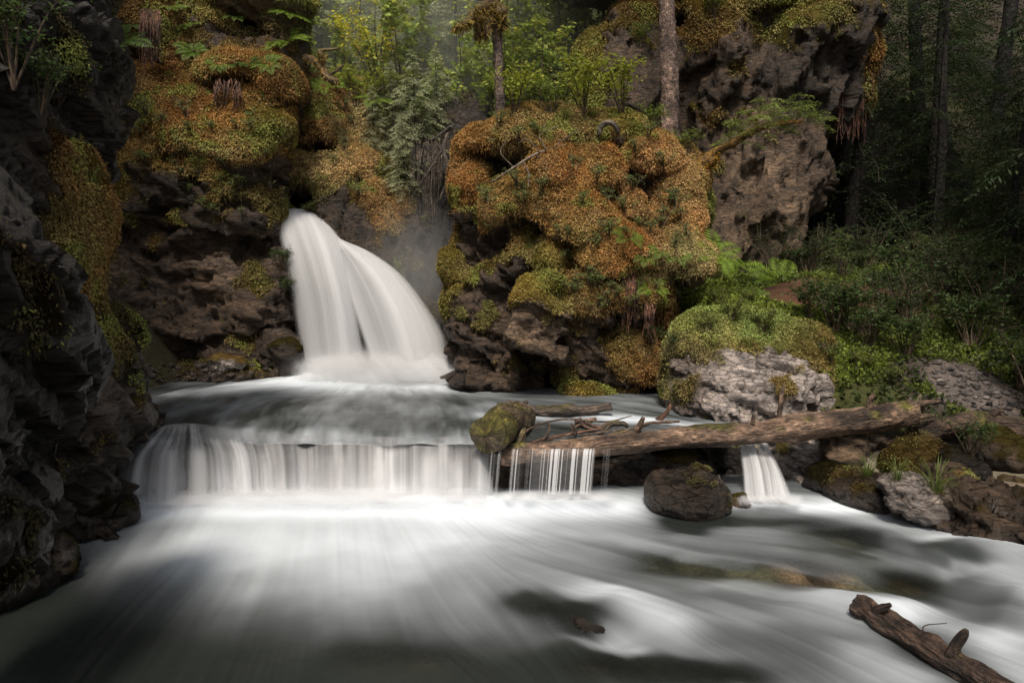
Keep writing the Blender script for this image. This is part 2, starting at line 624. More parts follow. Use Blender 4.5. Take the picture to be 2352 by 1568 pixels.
    mc = col * np.clip(tone, 0.4, 1.7)[:, None] * np.stack([1 + 0.10 * hue, 1 - 0.14 * hue, 1 - 0.2 * hue], 1)
    rc = rcol * np.clip(1 + 0.25 * cv + 0.12 * cvb - 0.5 * (1 - sstep(0, .12, rg)), 0.25, 2)[:, None] * np.clip(1 + 0.3 * fbm(V, 0.8, 3, off=seed + 110), 0.5, 1.6)[:, None]
    rc = rc * np.array([1.10, 0.97, 0.82])
    C = rc * (1 - moss[:, None]) + mc * 0.75 * moss[:, None]
    o = mk(name, Vd, F, mat or M_rock, {'col': C, 'moss': moss}, parent=parent, smooth=False)
    N2 = vnormals(Vd, F)
    if collide: BVHS.append(BVHTree.FromPolygons(Vd.tolist(), F.tolist()))
    ROCKDATA[key or name] = dict(V=Vd, F=F, N=N2, moss=moss, mcol=mc, hue=hue)
    return o


def leaf_quads(B, D, S, L, Wd, fold=0.25):
    """B base points, D unit directions, S unit side vectors, L lengths, Wd half widths -> diamond leaves"""
    Nn = np.cross(S, D)
    L = L[:, None]; Wd = Wd[:, None]
    v0 = B; v1 = B + D * L * 0.5 - S * Wd + Nn * Wd * fold
    v2 = B + D * L; v3 = B + D * L * 0.5 + S * Wd + Nn * Wd * fold
    V = np.stack([v0, v1, v2, v3], 1).reshape(-1, 3)
    F = np.arange(len(B) * 4).reshape(-1, 4)
    return V, F


def moss_leaves(key, count, parent, size=(0.04, 0.075), seed=0, name='moss', wfun=None, cmul=1.6, thin=0.25, up=0.30, cjit=0.34, drape=1.0, bleach=1.0):
    """thousands of drooping moss leaves standing on the mossy patches of a rock"""
    d = ROCKDATA[key]; r = np.random.default_rng(seed + 77)
    V, F = d['V'], d['F']
    a = np.linalg.norm(np.cross(V[F[:, 2]] - V[F[:, 0]], V[F[:, 3]] - V[F[:, 1]]), axis=1)
    fc = V[F].mean(1); fn = d['N'][F].mean(1)
    w = a * np.clip(d['moss'][F].mean(1) - 0.25, 0, 1)
    w = w * (0.06 + sstep(-0.38, -0.02, fbm(fc, 2.3, 4, 0.62, off=seed + 13)))
    toward = (-fc * np.array([1, 1, 1]) + np.array([0, 0, CAM_H])); toward = unit(toward)
    w = w * (((fn * toward).sum(1)) > -0.25)      # the far back of the rock carries none
    if wfun is not None: w = w * wfun(fc)
    cdf = np.cumsum(w); 
    if cdf[-1] <= 0: return None
    fi = np.searchsorted(cdf, r.random(count) * cdf[-1])
    u = r.random((count, 2))
    A, B_, C_, D_ = [V[F[fi, i]] for i in range(4)]
    p = (A * (1 - u[:, :1]) + B_ * u[:, :1]) * (1 - u[:, 1:]) + (D_ * (1 - u[:, :1]) + C_ * u[:, :1]) * u[:, 1:]
    n = fn[fi]
    down = np.array([0, 0, -1.0])
    dirv = unit(n * up + (down - n * (n @ down)[:, None]) * 0.8 + r.normal(size=(count, 3)) * 0.42 + n * 0.15)
    side = unit(np.cross(dirv, n + r.normal(size=(count, 3)) * 0.35))
    L = r.uniform(*size, count)
    p = p + n * r.uniform(-0.01, 0.045, count)[:, None]
    Vq, Fq = leaf_quads(p, dirv, side, L, L * thin)
    c = d['mcol'][F[fi, 0]]
    g = np.clip(r.normal(1.0, cjit, count), 0.35, 2.0)[:, None]
    c = c * g * cmul
    c[:, 1] *= r.uniform(0.85, 1.18, count)
    gm = sstep(0.18, 0.5, fbm(p, 1.4, 4, 0.6, off=seed + 31))[:, None] * 0.8      # patches of greener moss
    c = c * (1 - gm) + np.array([0.16, 0.18, 0.04]) * g * gm * cmul
    pm = sstep(0.25, 0.5, fbm(p, 2.0, 4, 0.6, off=seed + 51))[:, None] * 0.5       # bleached dry patches
    pm = pm * 0.6
    c = c * (1 - pm * bleach) + np.array([0.40, 0.32, 0.16]) * g * pm * bleach
    # skirts of longer strands hanging where the cushions overhang
    nd = int(count * 0.022)
    w2 = a * np.clip(d['moss'][F].mean(1) - 0.02, 0, 1) * sstep(-0.1, -0.45, fn[:, 2]) * (((fn * toward).sum(1)) > -0.3)
    c2 = np.cumsum(w2)
    if c2[-1] > 0 and drape > 0:
        fj = np.searchsorted(c2, r.random(nd) * c2[-1])
        pj = fc[fj] + r.normal(size=(nd, 3)) * size[1] * 0.4
        dj = unit(np.array([0, 0, -1.0]) + fn[fj] * 0.25 + r.normal(size=(nd, 3)) * 0.13)
        sj = unit(np.cross(dj, r.normal(size=(nd, 3))))
        Lj = r.uniform(1.5, 3.4, nd) * size[1] * drape
        V2, F2 = leaf_quads(pj, dj, sj, Lj, np.full(nd, size[1] * 0.11), .2)
        cj = d['mcol'][F[fj, 0]] * np.clip(r.normal(0.75, .3, nd), .25, 1.6)[:, None]
        Vq = np.concatenate([Vq, V2]); Fq = np.concatenate([Fq, F2 + 4 * count]); c = np.concatenate([c, cj])
    return mk(name, Vq, Fq, M_moss, {'col': np.repeat(c, 4, 0)}, smooth=False, parent=parent)
# ================================================================ STRUCTURE: ground, cliffs
def ground_z(x, y):
    """terrain height: stream bed, right bank, hillside behind"""
    xy = np.stack([x, y, np.zeros_like(x)], -1).reshape(-1, 3)
    nz = fbm(xy, 0.35, 4).reshape(x.shape); nf = fbm(xy, 1.7, 4, 0.55, off=9).reshape(x.shape)
    z = -0.42 + 0.12 * nz
    up = sstep(9.7, 10.3, y)
    z = z + up * 0.72
    # right bank
    edge = np.interp(y, [-2, 4, 7.2, 8.2, 9.2, 10.2, 11.5, 13, 16], [4.8, 5.2, 5.4, 4.6, 4.0, 4.3, 3.4, 3.2, 3.2])
    d = x - edge
    bank = sstep(-0.1, 0.9, d) * 0.95 + np.maximum(d - 0.4, 0) * 0.10
    slope = np.interp(y, [5, 8.9, 9.9, 11, 13, 15, 18], [0.05, 0.05, 0.62, 1.15, 1.85, 2.35, 2.9])
    zb = np.where(d > -0.1, -0.35 + bank * 0.55 + slope * sstep(-0.1, 1.1, d), z)
    z = np.maximum(z, zb + 0.10 * nz)
    # left bank (behind the near cliff)
    dl = -6.9 - x
    z = np.maximum(z, np.where(dl > 0, 0.2 + dl * 1.6, -9))
    # bank face under the logs
    fx = sstep(4.4, 5.1, x)
    z = np.where((y > 7.6) & (y < 16), np.maximum(z, fx * (-0.3 + 1.1 * sstep(8.8, 10.0, y) + 0.02 * nz) - 9 * (fx < 0.02)), z)
    # hillside
    zh = 1.2 + np.maximum(y - 17.5, 0) * 0.92
    zh = np.minimum(zh, 34 + (y - 50) * 0.4)
    z = np.where(y > 16.0, np.maximum(z, zh * sstep(16, 18.5, y)), z)
    return z + 0.05 * nf


nx, ny = 340, 320
u = np.linspace(-1, 1, nx); v = np.linspace(0, 1, ny)
gx = np.sign(u) * (np.abs(u) * 9 + np.abs(u) ** 4 * 90)
gy = -6 + v * 24 + v ** 5 * 110
X, Y = np.meshgrid(gx, gy, indexing='ij')
Z = ground_z(X, Y)
V = np.stack([X, Y, Z], -1).reshape(-1, 3)
F = grid_faces(nx, ny)[:, ::-1]
N = vnormals(V, F)
if N[:, 2].mean() < 0: F = F[:, ::-1]
t = fbm(V, 0.9, 4, 0.6); t2 = fbm(V, 3.0, 3, 0.6)
soil = np.array([0.040, 0.028, 0.018]); litter = np.array([0.12, 0.055, 0.03]); mossc = np.array([0.05, 0.055, 0.013])
C = soil + (mossc - soil) * sstep(-0.1, 0.4, t)[:, None]
path = np.exp(-(((V[:, 0] - 6.7) / 1.5) ** 2 + ((V[:, 1] - 14.2) / 1.3) ** 2))
path2 = np.exp(-(((V[:, 0] - 7.0) / 0.6) ** 2 + ((V[:, 1] - 10.3) / 0.8) ** 2))
C = C + (litter - C) * np.clip(path * 1.5, 0, 1)[:, None]
C = C + (np.array([0.13, 0.11, 0.10]) - C) * np.clip(path2 * 1.4, 0, 1)[:, None]
bed = sstep(0.55, 0.1, V[:, 2])
f1, f2, cv = worley(V * np.array([2.3, 2.3, 1]))
bc = np.array([0.27, 0.25, 0.18]) * (1 + 0.7 * cv)[:, None]
bc[:, 0] *= 1 + 0.5 * np.clip(fbm(V, 1.3, 2, off=4), 0, 1)
C = C + (bc - C) * bed[:, None]
V[:, 2] += bed * (0.16 * np.sqrt(np.clip(f2 - f1, 0, 1)) * (0.7 + 0.5 * cv))
ground = tag(mk('ground', V, F, M_soil, {'col': C, 'moss': 0.3 * (1 - bed)}), kind='structure')
BVHS.append(BVHTree.FromPolygons(V.tolist(), F.tolist()))

# ---- near left cliff (dark, close to the camera)
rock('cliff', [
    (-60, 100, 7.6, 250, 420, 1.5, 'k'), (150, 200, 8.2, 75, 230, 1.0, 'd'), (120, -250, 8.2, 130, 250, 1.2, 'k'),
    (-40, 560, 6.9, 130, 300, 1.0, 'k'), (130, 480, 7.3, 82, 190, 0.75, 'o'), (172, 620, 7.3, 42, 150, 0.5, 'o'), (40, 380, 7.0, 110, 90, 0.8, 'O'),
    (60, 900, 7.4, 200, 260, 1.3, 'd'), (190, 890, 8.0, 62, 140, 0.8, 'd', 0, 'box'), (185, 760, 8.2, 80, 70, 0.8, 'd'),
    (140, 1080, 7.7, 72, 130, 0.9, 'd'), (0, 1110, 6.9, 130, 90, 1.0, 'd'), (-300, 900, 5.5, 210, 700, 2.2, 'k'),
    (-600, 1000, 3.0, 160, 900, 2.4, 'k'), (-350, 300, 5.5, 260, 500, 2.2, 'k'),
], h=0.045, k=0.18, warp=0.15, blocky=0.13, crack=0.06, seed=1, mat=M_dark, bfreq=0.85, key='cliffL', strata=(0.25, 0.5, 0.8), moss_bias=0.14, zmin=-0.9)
c_near = bpy.data.objects['cliff']; tag(c_near, kind='structure')
moss_leaves('cliffL', 60000, c_near, (0.02, 0.04), seed=1, up=0.1, bleach=0.1, cmul=1.7)

# ---- far left wall beside the fall
c_wall = rock('cliff', [
    (430, 620, 17.0, 250, 330, 1.8, 'r'), (560, 620, 16.6, 110, 240, 1.3, 'r'),
    (330, 470, 15.9, 120, 120, 1.0, 'y'), (470, 490, 15.9, 150, 90, 1.0, 'y'), (590, 500, 15.9, 58, 90, 0.8, 'y'),
    (330, 370, 15.8, 120, 70, 1.0, 'o', -14), (470, 330, 15.7, 130, 62, 1.0, 'o', -20), (570, 350, 15.6, 70, 48, 0.8, 'o', -20),
    (618, 300, 15.6, 38, 40, 0.6, 'g'), (350, 250, 16.2, 130, 70, 1.0, 'O'), (450, 270, 16.1, 110, 62, 1.0, 'O', -15), (560, 290, 16.0, 90, 60, .9, 'o', -15), (440, 420, 15.8, 130, 50, 1.0, 'y'), (620, 380, 16.0, 34, 34, 0.6, 's'),
    (450, 250, 17.2, 240, 200, 1.4, 'b'), (300, 90, 17.2, 160, 170, 1.6, 'b'), (380, 60, 16.8, 90, 130, 1.3, 'O'), (560, 185, 16.1, 110, 38, 0.9, 'o', 0), (650, 200, 16.0, 38, 50, 0.7, 'O'),
    (500, 90, 17.0, 60, 110, 1.0, 'y'), (580, 10, 17.0, 130, 55, 1.2, 'G'), (650, 110, 17.3, 40, 110, 1.0, 'b'), (640, 255, 16.3, 36, 22, .6, 'd'),
    (400, -120, 17.5, 320, 110, 2.0, 'g'),
    (600, 90, 15.6, 40, 34, 0.75, 'k', 0, 'cut'),
    (520, 640, 15.9, 90, 60, 0.8, 's', 0), (600, 690, 15.9, 70, 100, 0.8, 'r'), (430, 740, 15.9, 150, 60, 1.0, 'r'), (280, 720, 15.6, 90, 130, 1.2, 'r'),
    (645, 640, 16.3, 34, 150, 0.8, 'y'), (560, 800, 15.9, 110, 40, .9, 'r'), (650, 800, 15.5, 45, 40, 0.6, 'd'),
    (420, 865, 15.2, 190, 30, 1.1, 'd'), (560, 862, 15.4, 110, 20, 0.9, 'r'),
], h=0.075, k=0.28, warp=0.16, blocky=0.17, crack=0.08, seed=2, key='wallL', strata=(0.1, 0.3, 1), bfreq=0.85, zmin=0.2)
tag(c_wall, kind='structure')
moss_leaves('wallL', 210000, c_wall, (0.026, 0.052), seed=2)

# ---- mossy mound above the lip of the fall and the dark slot beside it
c_mound = rock('cliff', [
    (745, 290, 18.2, 72, 90, 1.0, 'o'), (760, 250, 18.2, 60, 50, 0.9, 't'), (690, 405, 17.6, 50, 50, 0.8, 't'), (760, 410, 17.6, 110, 46, 0.9, 't'),
    (830, 400, 17.6, 70, 60, 0.8, 't', 0), (870, 470, 17.2, 45, 60, 0.7, 't', 20), (900, 520, 17.0, 22, 38, 0.5, 't'), (850, 300, 18.6, 60, 100, 1.0, 't', 20),
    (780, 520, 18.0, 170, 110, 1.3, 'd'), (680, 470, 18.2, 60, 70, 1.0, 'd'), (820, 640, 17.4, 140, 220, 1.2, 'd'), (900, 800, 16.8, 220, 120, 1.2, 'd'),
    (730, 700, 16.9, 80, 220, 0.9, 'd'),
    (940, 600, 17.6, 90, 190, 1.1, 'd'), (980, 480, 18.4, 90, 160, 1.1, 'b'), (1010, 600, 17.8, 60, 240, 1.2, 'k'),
    (960, 340, 19.2, 80, 70, 1.0, 'b'), (1060, 420, 18.6, 70, 200, 1.0, 'd'), (800, 505, 17.3, 60, 26, 0.5, 'y'),
    (742, 350, 17.3, 44, 30, 0.65, 'k', 0, 'cut'), (710, 470, 17.4, 90, 22, 1.2, 'k', 0, 'cut'),
], h=0.085, k=0.26, warp=0.15, blocky=0.13, crack=0.07, seed=3, key='mound', strata=(1, 0.3, 0.2), zmin=0.2)
tag(c_mound, kind='structure')
moss_leaves('mound', 120000, c_mound, (0.028, 0.056), seed=3)

# ---- right rear cliff with its overhang
c_right = rock('cliff', [
    (1450, 230, 19.3, 120, 190, 1.6, 'r'), (1420, 170, 18.9, 60, 70, 0.7, 's', 20, 'box'), (1500, 130, 18.9, 60, 50, 0.7, 's', -20, 'box'),
    (1360, 250, 19.2, 60, 170, 1.2, 'g'), (1480, 60, 19.5, 90, 55, 1.0, 'O'), (1440, 330, 19.0, 90, 120, 1.2, 'r'),
    (1660, 170, 19.3, 130, 190, 1.8, 'r'), (1660, 120, 18.4, 90, 100, 0.9, 'O'), (1620, 420, 19.2, 90, 200, 1.4, 'r'),
    (1790, 200, 19.2, 150, 190, 1.9, 'd'), (1850, 120, 18.8, 150, 90, 1.7, 'y'), (1900, 60, 18.7, 120, 50, 1.5, 'y'), (1760, 50, 18.8, 180, 50, 1.4, 'g'),
    (1960, 140, 18.8, 48, 60, 1.0, 'O'), (1945, 200, 19.0, 40, 90, 0.8, 'O'),
    (1735, 450, 18.2, 100, 180, 1.0, 's', 10), (1800, 350, 18.3, 95, 140, 1.0, 'r', 22), (1620, 330, 18.6, 60, 90, .8, 'b'), (1680, 290, 18.5, 90, 50, .8, 'b'), (1690, 560, 18.0, 60, 60, 0.8, 's'), (1640, 540, 18.3, 60, 60, .8, 'r'),
    (1725, 600, 18.2, 34, 60, 0.6, 'r'), (1650, 480, 18.9, 80, 170, 1.0, 'r'), (1600, 380, 19.3, 80, 200, 1.2, 'd'),
    (1600, -120, 20.0, 420, 140, 2.2, 'g'),
    (1920, 560, 21.5, 170, 170, 1.2, 'k'), (2050, 500, 22.5, 150, 260, 1.2, 'k'),
], h=0.085, k=0.24, warp=0.2, blocky=0.2, crack=0.11, seed=4, key='cliffR', strata=(1, 0.35, -0.25), bfreq=0.6, zmin=1.5)
tag(c_right, kind='structure')
moss_leaves('cliffR', 70000, c_right, (0.035, 0.07), seed=4)

# ================================================================ the great mossy outcrop
r_main = empty('mossy_boulder')
rock('stone', [
    (1330, 600, 14.7, 230, 300, 1.5, 'r'), (1180, 620, 14.4, 130, 270, 1.1, 'r'), (1150, 770, 14.0, 120, 120, 1.0, 'r'), (1400, 800, 14.0, 150, 120, 1.0, 'b'),
    (1110, 345, 14.1, 68, 62, 1.0, 'o'), (1090, 430, 14.1, 52, 80, 0.9, 'o'), (1190, 340, 14.1, 90, 66, 1.1, 'o'), (1300, 325, 14.3, 110, 55, 1.1, 't'), (1410, 320, 14.5, 90, 48, 1.1, 'G'),
    (1480, 380, 14.2, 85, 70, 1.1, 't'), (1560, 420, 14.4, 50, 62, 1.0, 't'), (1585, 480, 14.4, 34, 60, 0.8, 'G'), (1530, 500, 14.0, 70, 90, 1.0, 't'),
    (1170, 480, 13.6, 62, 58, 0.75, 'o'), (1265, 420, 13.5, 62, 70, 0.8, 'o'), (1250, 480, 13.4, 50, 60, 0.7, 'o'), (1170, 560, 13.6, 60, 50, 0.6, 'O'), (1290, 740, 12.95, 40, 50, .5, 'O'), (1350, 420, 13.6, 80, 80, 0.9, 'o'),
    (1340, 520, 13.1, 90, 80, 0.85, 'o'), (1460, 490, 13.3, 42, 46, 0.6, 't'), (1400, 590, 12.95, 90, 80, 0.8, 'o'),
    (1262, 590, 13.0, 44, 50, 0.55, 'g'), (1245, 660, 12.75, 62, 42, 0.65, 'g'), (1340, 680, 12.9, 70, 70, 0.7, 'O'),
    (1500, 590, 13.2, 80, 60, 0.8, 't'), (1575, 610, 13.3, 60, 42, 0.7, 't'), (1470, 680, 13.1, 60, 70, 0.7, 'O'), (1400, 690, 12.95, 60, 60, 0.65, 'O'),
    (1200, 600, 13.6, 60, 40, 0.7, 'y', 25), (1130, 640, 13.8, 70, 34, 0.6, 'y', 30), (1052, 640, 14.0, 30, 62, 0.55, 'g', 15), (1036, 700, 14.0, 24, 42, 0.5, 'g'),
    (1090, 740, 13.8, 62, 110, 0.8, 'r'), (1130, 800, 13.5, 70, 80, 0.7, 'r'), (1080, 820, 13.6, 45, 60, 0.7, 'r'),
    (1232, 740, 12.75, 62, 66, 0.75, 's', -18, 'box'), (1290, 780, 13.2, 60, 60, 0.6, 'r'), (1370, 780, 13.1, 80, 80, 0.7, 'y'), (1450, 810, 13.3, 80, 90, 0.75, 'O'),
    (1500, 740, 13.3, 44, 90, 0.6, 'O'), (1520, 830, 13.6, 40, 80, 0.6, 'y'), (1330, 850, 13.3, 60, 50, 0.5, 'b'),
    (1250, 868, 12.6, 76, 44, 0.95, 'k', -12, 'cut'), (1420, 890, 12.5, 60, 22, 0.7, 'k', 0, 'cut'), (1130, 565, 13.1, 50, 36, 0.6, 'k', 0, 'cut'), (1195, 700, 12.9, 24, 60, .35, 'k', -20, 'cut'),
    (1390, 455, 12.9, 34, 20, 0.5, 'k', 0, 'cut'), (1500, 460, 13.1, 26, 34, 0.6, 'k', 0, 'cut'), (1215, 525, 12.8, 24, 34, .4, 'k', 30, 'cut'), (1400, 760, 12.6, 30, 26, .4, 'k', 0, 'cut'),
], h=0.045, k=0.16, warp=0.15, blocky=0.16, crack=0.10, puff=0.10, seed=5, key='main', strata=(0.5, 0.2, 0.9), bfreq=0.75, parent=r_main, zmin=0.2)
moss_leaves('main', 330000, r_main, (0.022, 0.046), seed=5)
_c = P(1330, 890, 13.6); rebase(r_main, (_c[0], _c[1], 0.6))
tag(r_main, 'huge outcrop cloaked in orange and golden moss, right of the tall waterfall', 'boulder')


def boulder(blobs, label, h=0.05, seed=0, leaves=0, mat=None, name='boulder', cat='boulder', group=None, lsize=(0.03, 0.055), **kw):
    root = empty(name)
    rock('stone', blobs, h=h, seed=seed, key='b%d' % seed, parent=root, mat=mat, **kw)
    if leaves: moss_leaves('b%d' % seed, leaves, root, lsize, seed=seed)
    b0 = [b for b in blobs if len(b) < 9 or b[8] != 'cut'][0]
    c = P(b0[0], b0[1] + b0[4], b0[2])
    rebase(root, c)
    return tag(root, label, cat, group)


boulder([(1690, 900, 11.2, 140, 120, 1.0, 'w', -8), (1780, 900, 11.0, 110, 95, 0.9, 'w'), (1575, 880, 11.4, 42, 105, 0.8, 'b'),
         (1690, 775, 11.9, 130, 62, 0.9, 'G'), (1800, 800, 11.8, 100, 60, 0.9, 'y'), (1610, 780, 11.8, 55, 60, 0.8, 'G'), (1850, 870, 11.4, 60, 60, 0.8, 'y'),
         (1790, 850, 10.3, 34, 14, 0.3, 'k', -20, 'cut')],
        'big pale grey boulder with a grassy moss cap on the bank behind the long log', seed=21, leaves=45000, lsize=(.02, .042), mat=M_pale,
        h=0.045, warp=0.12, blocky=0.10, crack=0.07, strata=(0.5, 0.2, 0.9), bfreq=1.1, k=0.2)
boulder([(1580, 1138, 8.2, 88, 60, 0.5, 'k', -6), (1585, 1130, 8.05, 52, 40, 0.40, 'd'), (1640, 1150, 8.15, 30, 40, .3, 'y'), (1515, 1130, 8.2, 26, 40, .3, 'y')],
        'rounded wet boulder with moss edges standing in the water below the long log', seed=22, moss_bias=-0.35, h=0.022, warp=0.03, blocky=0.018, crack=0.012, puff=0.015, mat=M_dark, k=0.15, leaves=3500, lsize=(0.012, 0.022))
boulder([(1355, 905, 12.9, 58, 24, 0.45, 'g'), (1330, 905, 12.8, 34, 18, 0.35, 'y')], 'low moss-topped rock at the water edge under the mossy outcrop',
        seed=23, h=0.035, warp=0.06, blocky=0.04, crack=0.02, puff=0.03, k=0.12, leaves=3500)
boulder([(1130, 875, 13.1, 58, 26, 0.4, 'd'), (1185, 855, 13.1, 20, 40, 0.35, 's'), (1165, 880, 13.0, 30, 20, .3, 'r')], 'low brown rock at the left foot of the mossy outcrop by the fall',
        seed=24, h=0.035, warp=0.06, blocky=0.05, crack=0.03, puff=0.03, k=0.12)
boulder([(1830, 1055, 9.9, 70, 75, 0.5, 'w', -25, 'box'), (1850, 1110, 9.6, 50, 40, .4, 'd')], 'pale shiny angular rock beside the small right-hand cascade', seed=25, mat=M_pale, h=0.035, warp=0.08, blocky=0.07, crack=0.04, bfreq=2.2, facets=4)
boulder([(1965, 1040, 9.6, 72, 62, 0.5, 'k', -18, 'box'), (1920, 1015, 9.4, 36, 26, 0.35, 's', -10, 'box')], 'square dark block with a brown corner wedged under the long log', seed=26, mat=M_dark, h=0.035, warp=0.05, blocky=0.06, crack=0.03, bfreq=1.6)
boulder([(2285, 1045, 8.9, 60, 55, 0.45, 'd'), (2320, 1060, 8.7, 40, 50, 0.4, 'r')], 'rounded dark grey rock under the right end of the second log', seed=27, mat=M_dark, h=0.035, warp=0.06, blocky=0.05, crack=0.02, facets=5)
boulder([(2335, 1135, 8.3, 66, 42, 0.4, 'r', -12)], 'grey slab-like rock at the right frame edge above the stream', seed=28, mat=M_dark, h=0.035, warp=0.05, blocky=0.04, crack=0.02, facets=6)
boulder([(2240, 1120, 8.5, 34, 32, 0.3, 'r')], 'small grey rock left of the slab at the right frame edge', seed=29, mat=M_dark, h=0.03, warp=0.05, blocky=0.04, crack=0.02, facets=5)
boulder([(2005, 1130, 8.3, 60, 34, 0.4, 'd', 8), (1945, 1118, 8.6, 50, 24, .35, 'b', 10)], 'low mossy dark rock where the cascade water meets the right bank', seed=30, mat=M_dark, h=0.03, warp=0.05, blocky=0.04, crack=0.02, facets=3, leaves=900, lsize=(.012, .022))
boulder([(2130, 1150, 7.8, 80, 44, 0.4, 'r', -22), (2095, 1140, 7.7, 50, 30, 0.3, 'w', -20)], 'wet black and white speckled rock at the stream edge left of the grass tuft', seed=31, mat=M_pale, h=0.03, warp=0.06, blocky=0.05, crack=0.03, bfreq=2.4)
boulder([(2270, 1180, 7.5, 120, 52, 0.5, 'd', -10), (2230, 1160, 7.6, 70, 36, .4, 'r', -12), (2370, 1200, 7.2, 80, 50, .5, 'd')], 'long ragged brown rock shelf along the right stream edge', seed=32, mat=M_dark, h=0.035, warp=0.08, blocky=0.09, crack=0.05, bfreq=2.2)
boulder([(1700, 1158, 8.3, 24, 14, 0.18, 's')], 'small wet stone just right of the rounded boulder in the water', seed=33, mat=M_dark, h=0.018, warp=0.03, blocky=0.03, crack=0.02, bfreq=3)
boulder([(1545, 1060, 9.4, 60, 34, 0.4, 'd', 20)], 'dark slanting rock in the shadow beneath the long log', seed=34, mat=M_dark, h=0.03, warp=0.05, blocky=0.05, crack=0.03)
boulder([(520, 834, 14.6, 40, 17, 0.3, 'w', -8)], 'small bright white angular stone on the gravel ledge left of the fall', seed=35, mat=M_pale, h=0.03, warp=0.03, blocky=0.05, crack=0.03, bfreq=3, facets=5)
boulder([(655, 805, 14.9, 38, 26, 0.35, 'd')], 'dark wet rock touching the left foot of the waterfall', seed=36, mat=M_dark, h=0.035, warp=0.05, blocky=0.05, crack=0.03)
boulder([(290, 1000, 9.6, 46, 62, 0.5, 'k', 0, 'box'), (330, 985, 9.7, 40, 26, 0.4, 'd'), (270, 945, 9.7, 38, 40, .4, 'd')], 'black wet rocks stacked at the left edge of the low weir', seed=37, moss_bias=-.5, mat=M_dark, h=0.035, warp=0.08, blocky=0.09, crack=0.05, bfreq=2.2)
boulder([(215, 1190, 7.6, 98, 44, 0.5, 'd', 10), (140, 1170, 7.4, 90, 60, .6, 'k')], 'black jagged rock jutting into the lower pool at the left', seed=38, mat=M_dark, h=0.035, warp=0.1, blocky=0.10, crack=0.05, bfreq=2.0)
boulder([(40, 1300, 6.0, 112, 84, 0.6, 'd', -5), (-80, 1270, 5.6, 120, 130, .7, 'k')], 'smooth black boulder at the bottom left water edge', seed=39, mat=M_dark, h=0.035, warp=0.08, blocky=0.04, crack=0.02, bfreq=1.4)
boulder([(1310, 1424, 5.6, 120, 26, 0.4, 'k', 14), (1400, 1446, 5.45, 60, 24, 0.25, 'k', 15)], 'dark submerged rock breaking the foam at the bottom centre', seed=40, moss_bias=-2, mat=M_dark, h=0.03, warp=0.04, blocky=0.03, crack=0.01)
boulder([(1520, 1556, 4.70, 150, 26, 0.3, 'k', 4)], 'long brown submerged rock at the bottom edge of the frame', seed=41, moss_bias=-2, mat=M_dark, h=0.03, warp=0.04, blocky=0.03, crack=0.01)
boulder([(2105, 1045, 9.0, 60, 40, 0.4, 'b', 15), (2070, 1075, 8.8, 50, 34, .35, 'd')], 'brown earthy rock with moss flecks below the gap between the two bank logs', seed=51, h=0.035, warp=0.07, blocky=0.06, crack=0.04, leaves=900, lsize=(.015, .03))
boulder([(2190, 1070, 8.7, 48, 40, 0.35, 'k')], 'black rock in the hollow under the rotting log', seed=52, h=0.035, warp=0.06, blocky=0.06, crack=0.04, mat=M_dark)
boulder([(1900, 1100, 9.0, 50, 34, 0.35, 'k')], 'black wet rock between the pale angular rock and the square dark block', seed=53, h=0.035, warp=0.05, blocky=0.06, crack=0.04, mat=M_dark)
boulder([(2180, 1115, 8.2, 50, 30, 0.35, 'b')], 'brown leaf-littered rock above the grass tuft at the right stream edge', seed=54, h=0.035, warp=0.06, blocky=0.06, crack=0.04, leaves=900, lsize=(.015, .03))
boulder([(2290, 880, 11.0, 34, 16, 0.2, 's', 10)], 'flat pale stone lying on the gravel patch of the right bank', seed=55, h=0.03, warp=0.03, blocky=0.04, crack=0.02, mat=M_pale)
boulder([(2140, 865, 10.9, 22, 20, 0.2, 'w')], 'small whitish stone at the left edge of the gravel patch', seed=56, h=0.03, warp=0.03, blocky=0.04, crack=0.02, mat=M_pale)
# hump of rock and the ledge that make the weir
boulder([(430, 1100, 8.95, 80, 66, 0.4, 'k'), (435, 1036, 9.1, 66, 28, 0.4, 'k')], 'domed black rock under the fanning strands at the left of the low weir', seed=42, moss_bias=-1, mat=M_dark, h=0.04, warp=0.03, blocky=0.03, crack=0.01)
ledge = rock('weir_ledge', [
    (700, 1100, 9.45, 520, 68, 0.42, 'b', 0, 'box'), (1300, 1095, 9.6, 330, 60, 0.42, 'k', 0, 'box'), (330, 1100, 9.3, 200, 66, .45, 'k', 0, 'box'), (1750, 1100, 10.4, 260, 78, 0.5, 'k', 0, 'box'),
], h=0.05, warp=0.06, blocky=0.06, crack=0.03, seed=43, moss_bias=-1, mat=M_dark, bfreq=2, zmin=-0.9)
tag(ledge, kind='structure')
# ================================================================ WATER
NT = 1024
_nr = np.random.default_rng(5)
_tex = _nr.random((NT, NT)).astype(np.float32)


def tex2(x, y, s):
    """smooth 2D value noise by table"""
    a = x * s; b_ = y * s
    i = np.floor(a).astype(int); j = np.floor(b_).astype(int)
    fx = a - i; fy = b_ - j
    fx = fx * fx * (3 - 2 * fx); fy = fy * fy * (3 - 2 * fy)
    i0, i1, j0, j1 = i % NT, (i + 1) % NT, j % NT, (j + 1) % NT
    return (_tex[i0, j0] * (1 - fx) + _tex[i1, j0] * fx) * (1 - fy) + (_tex[i0, j1] * (1 - fx) + _tex[i1, j1] * fx) * fy


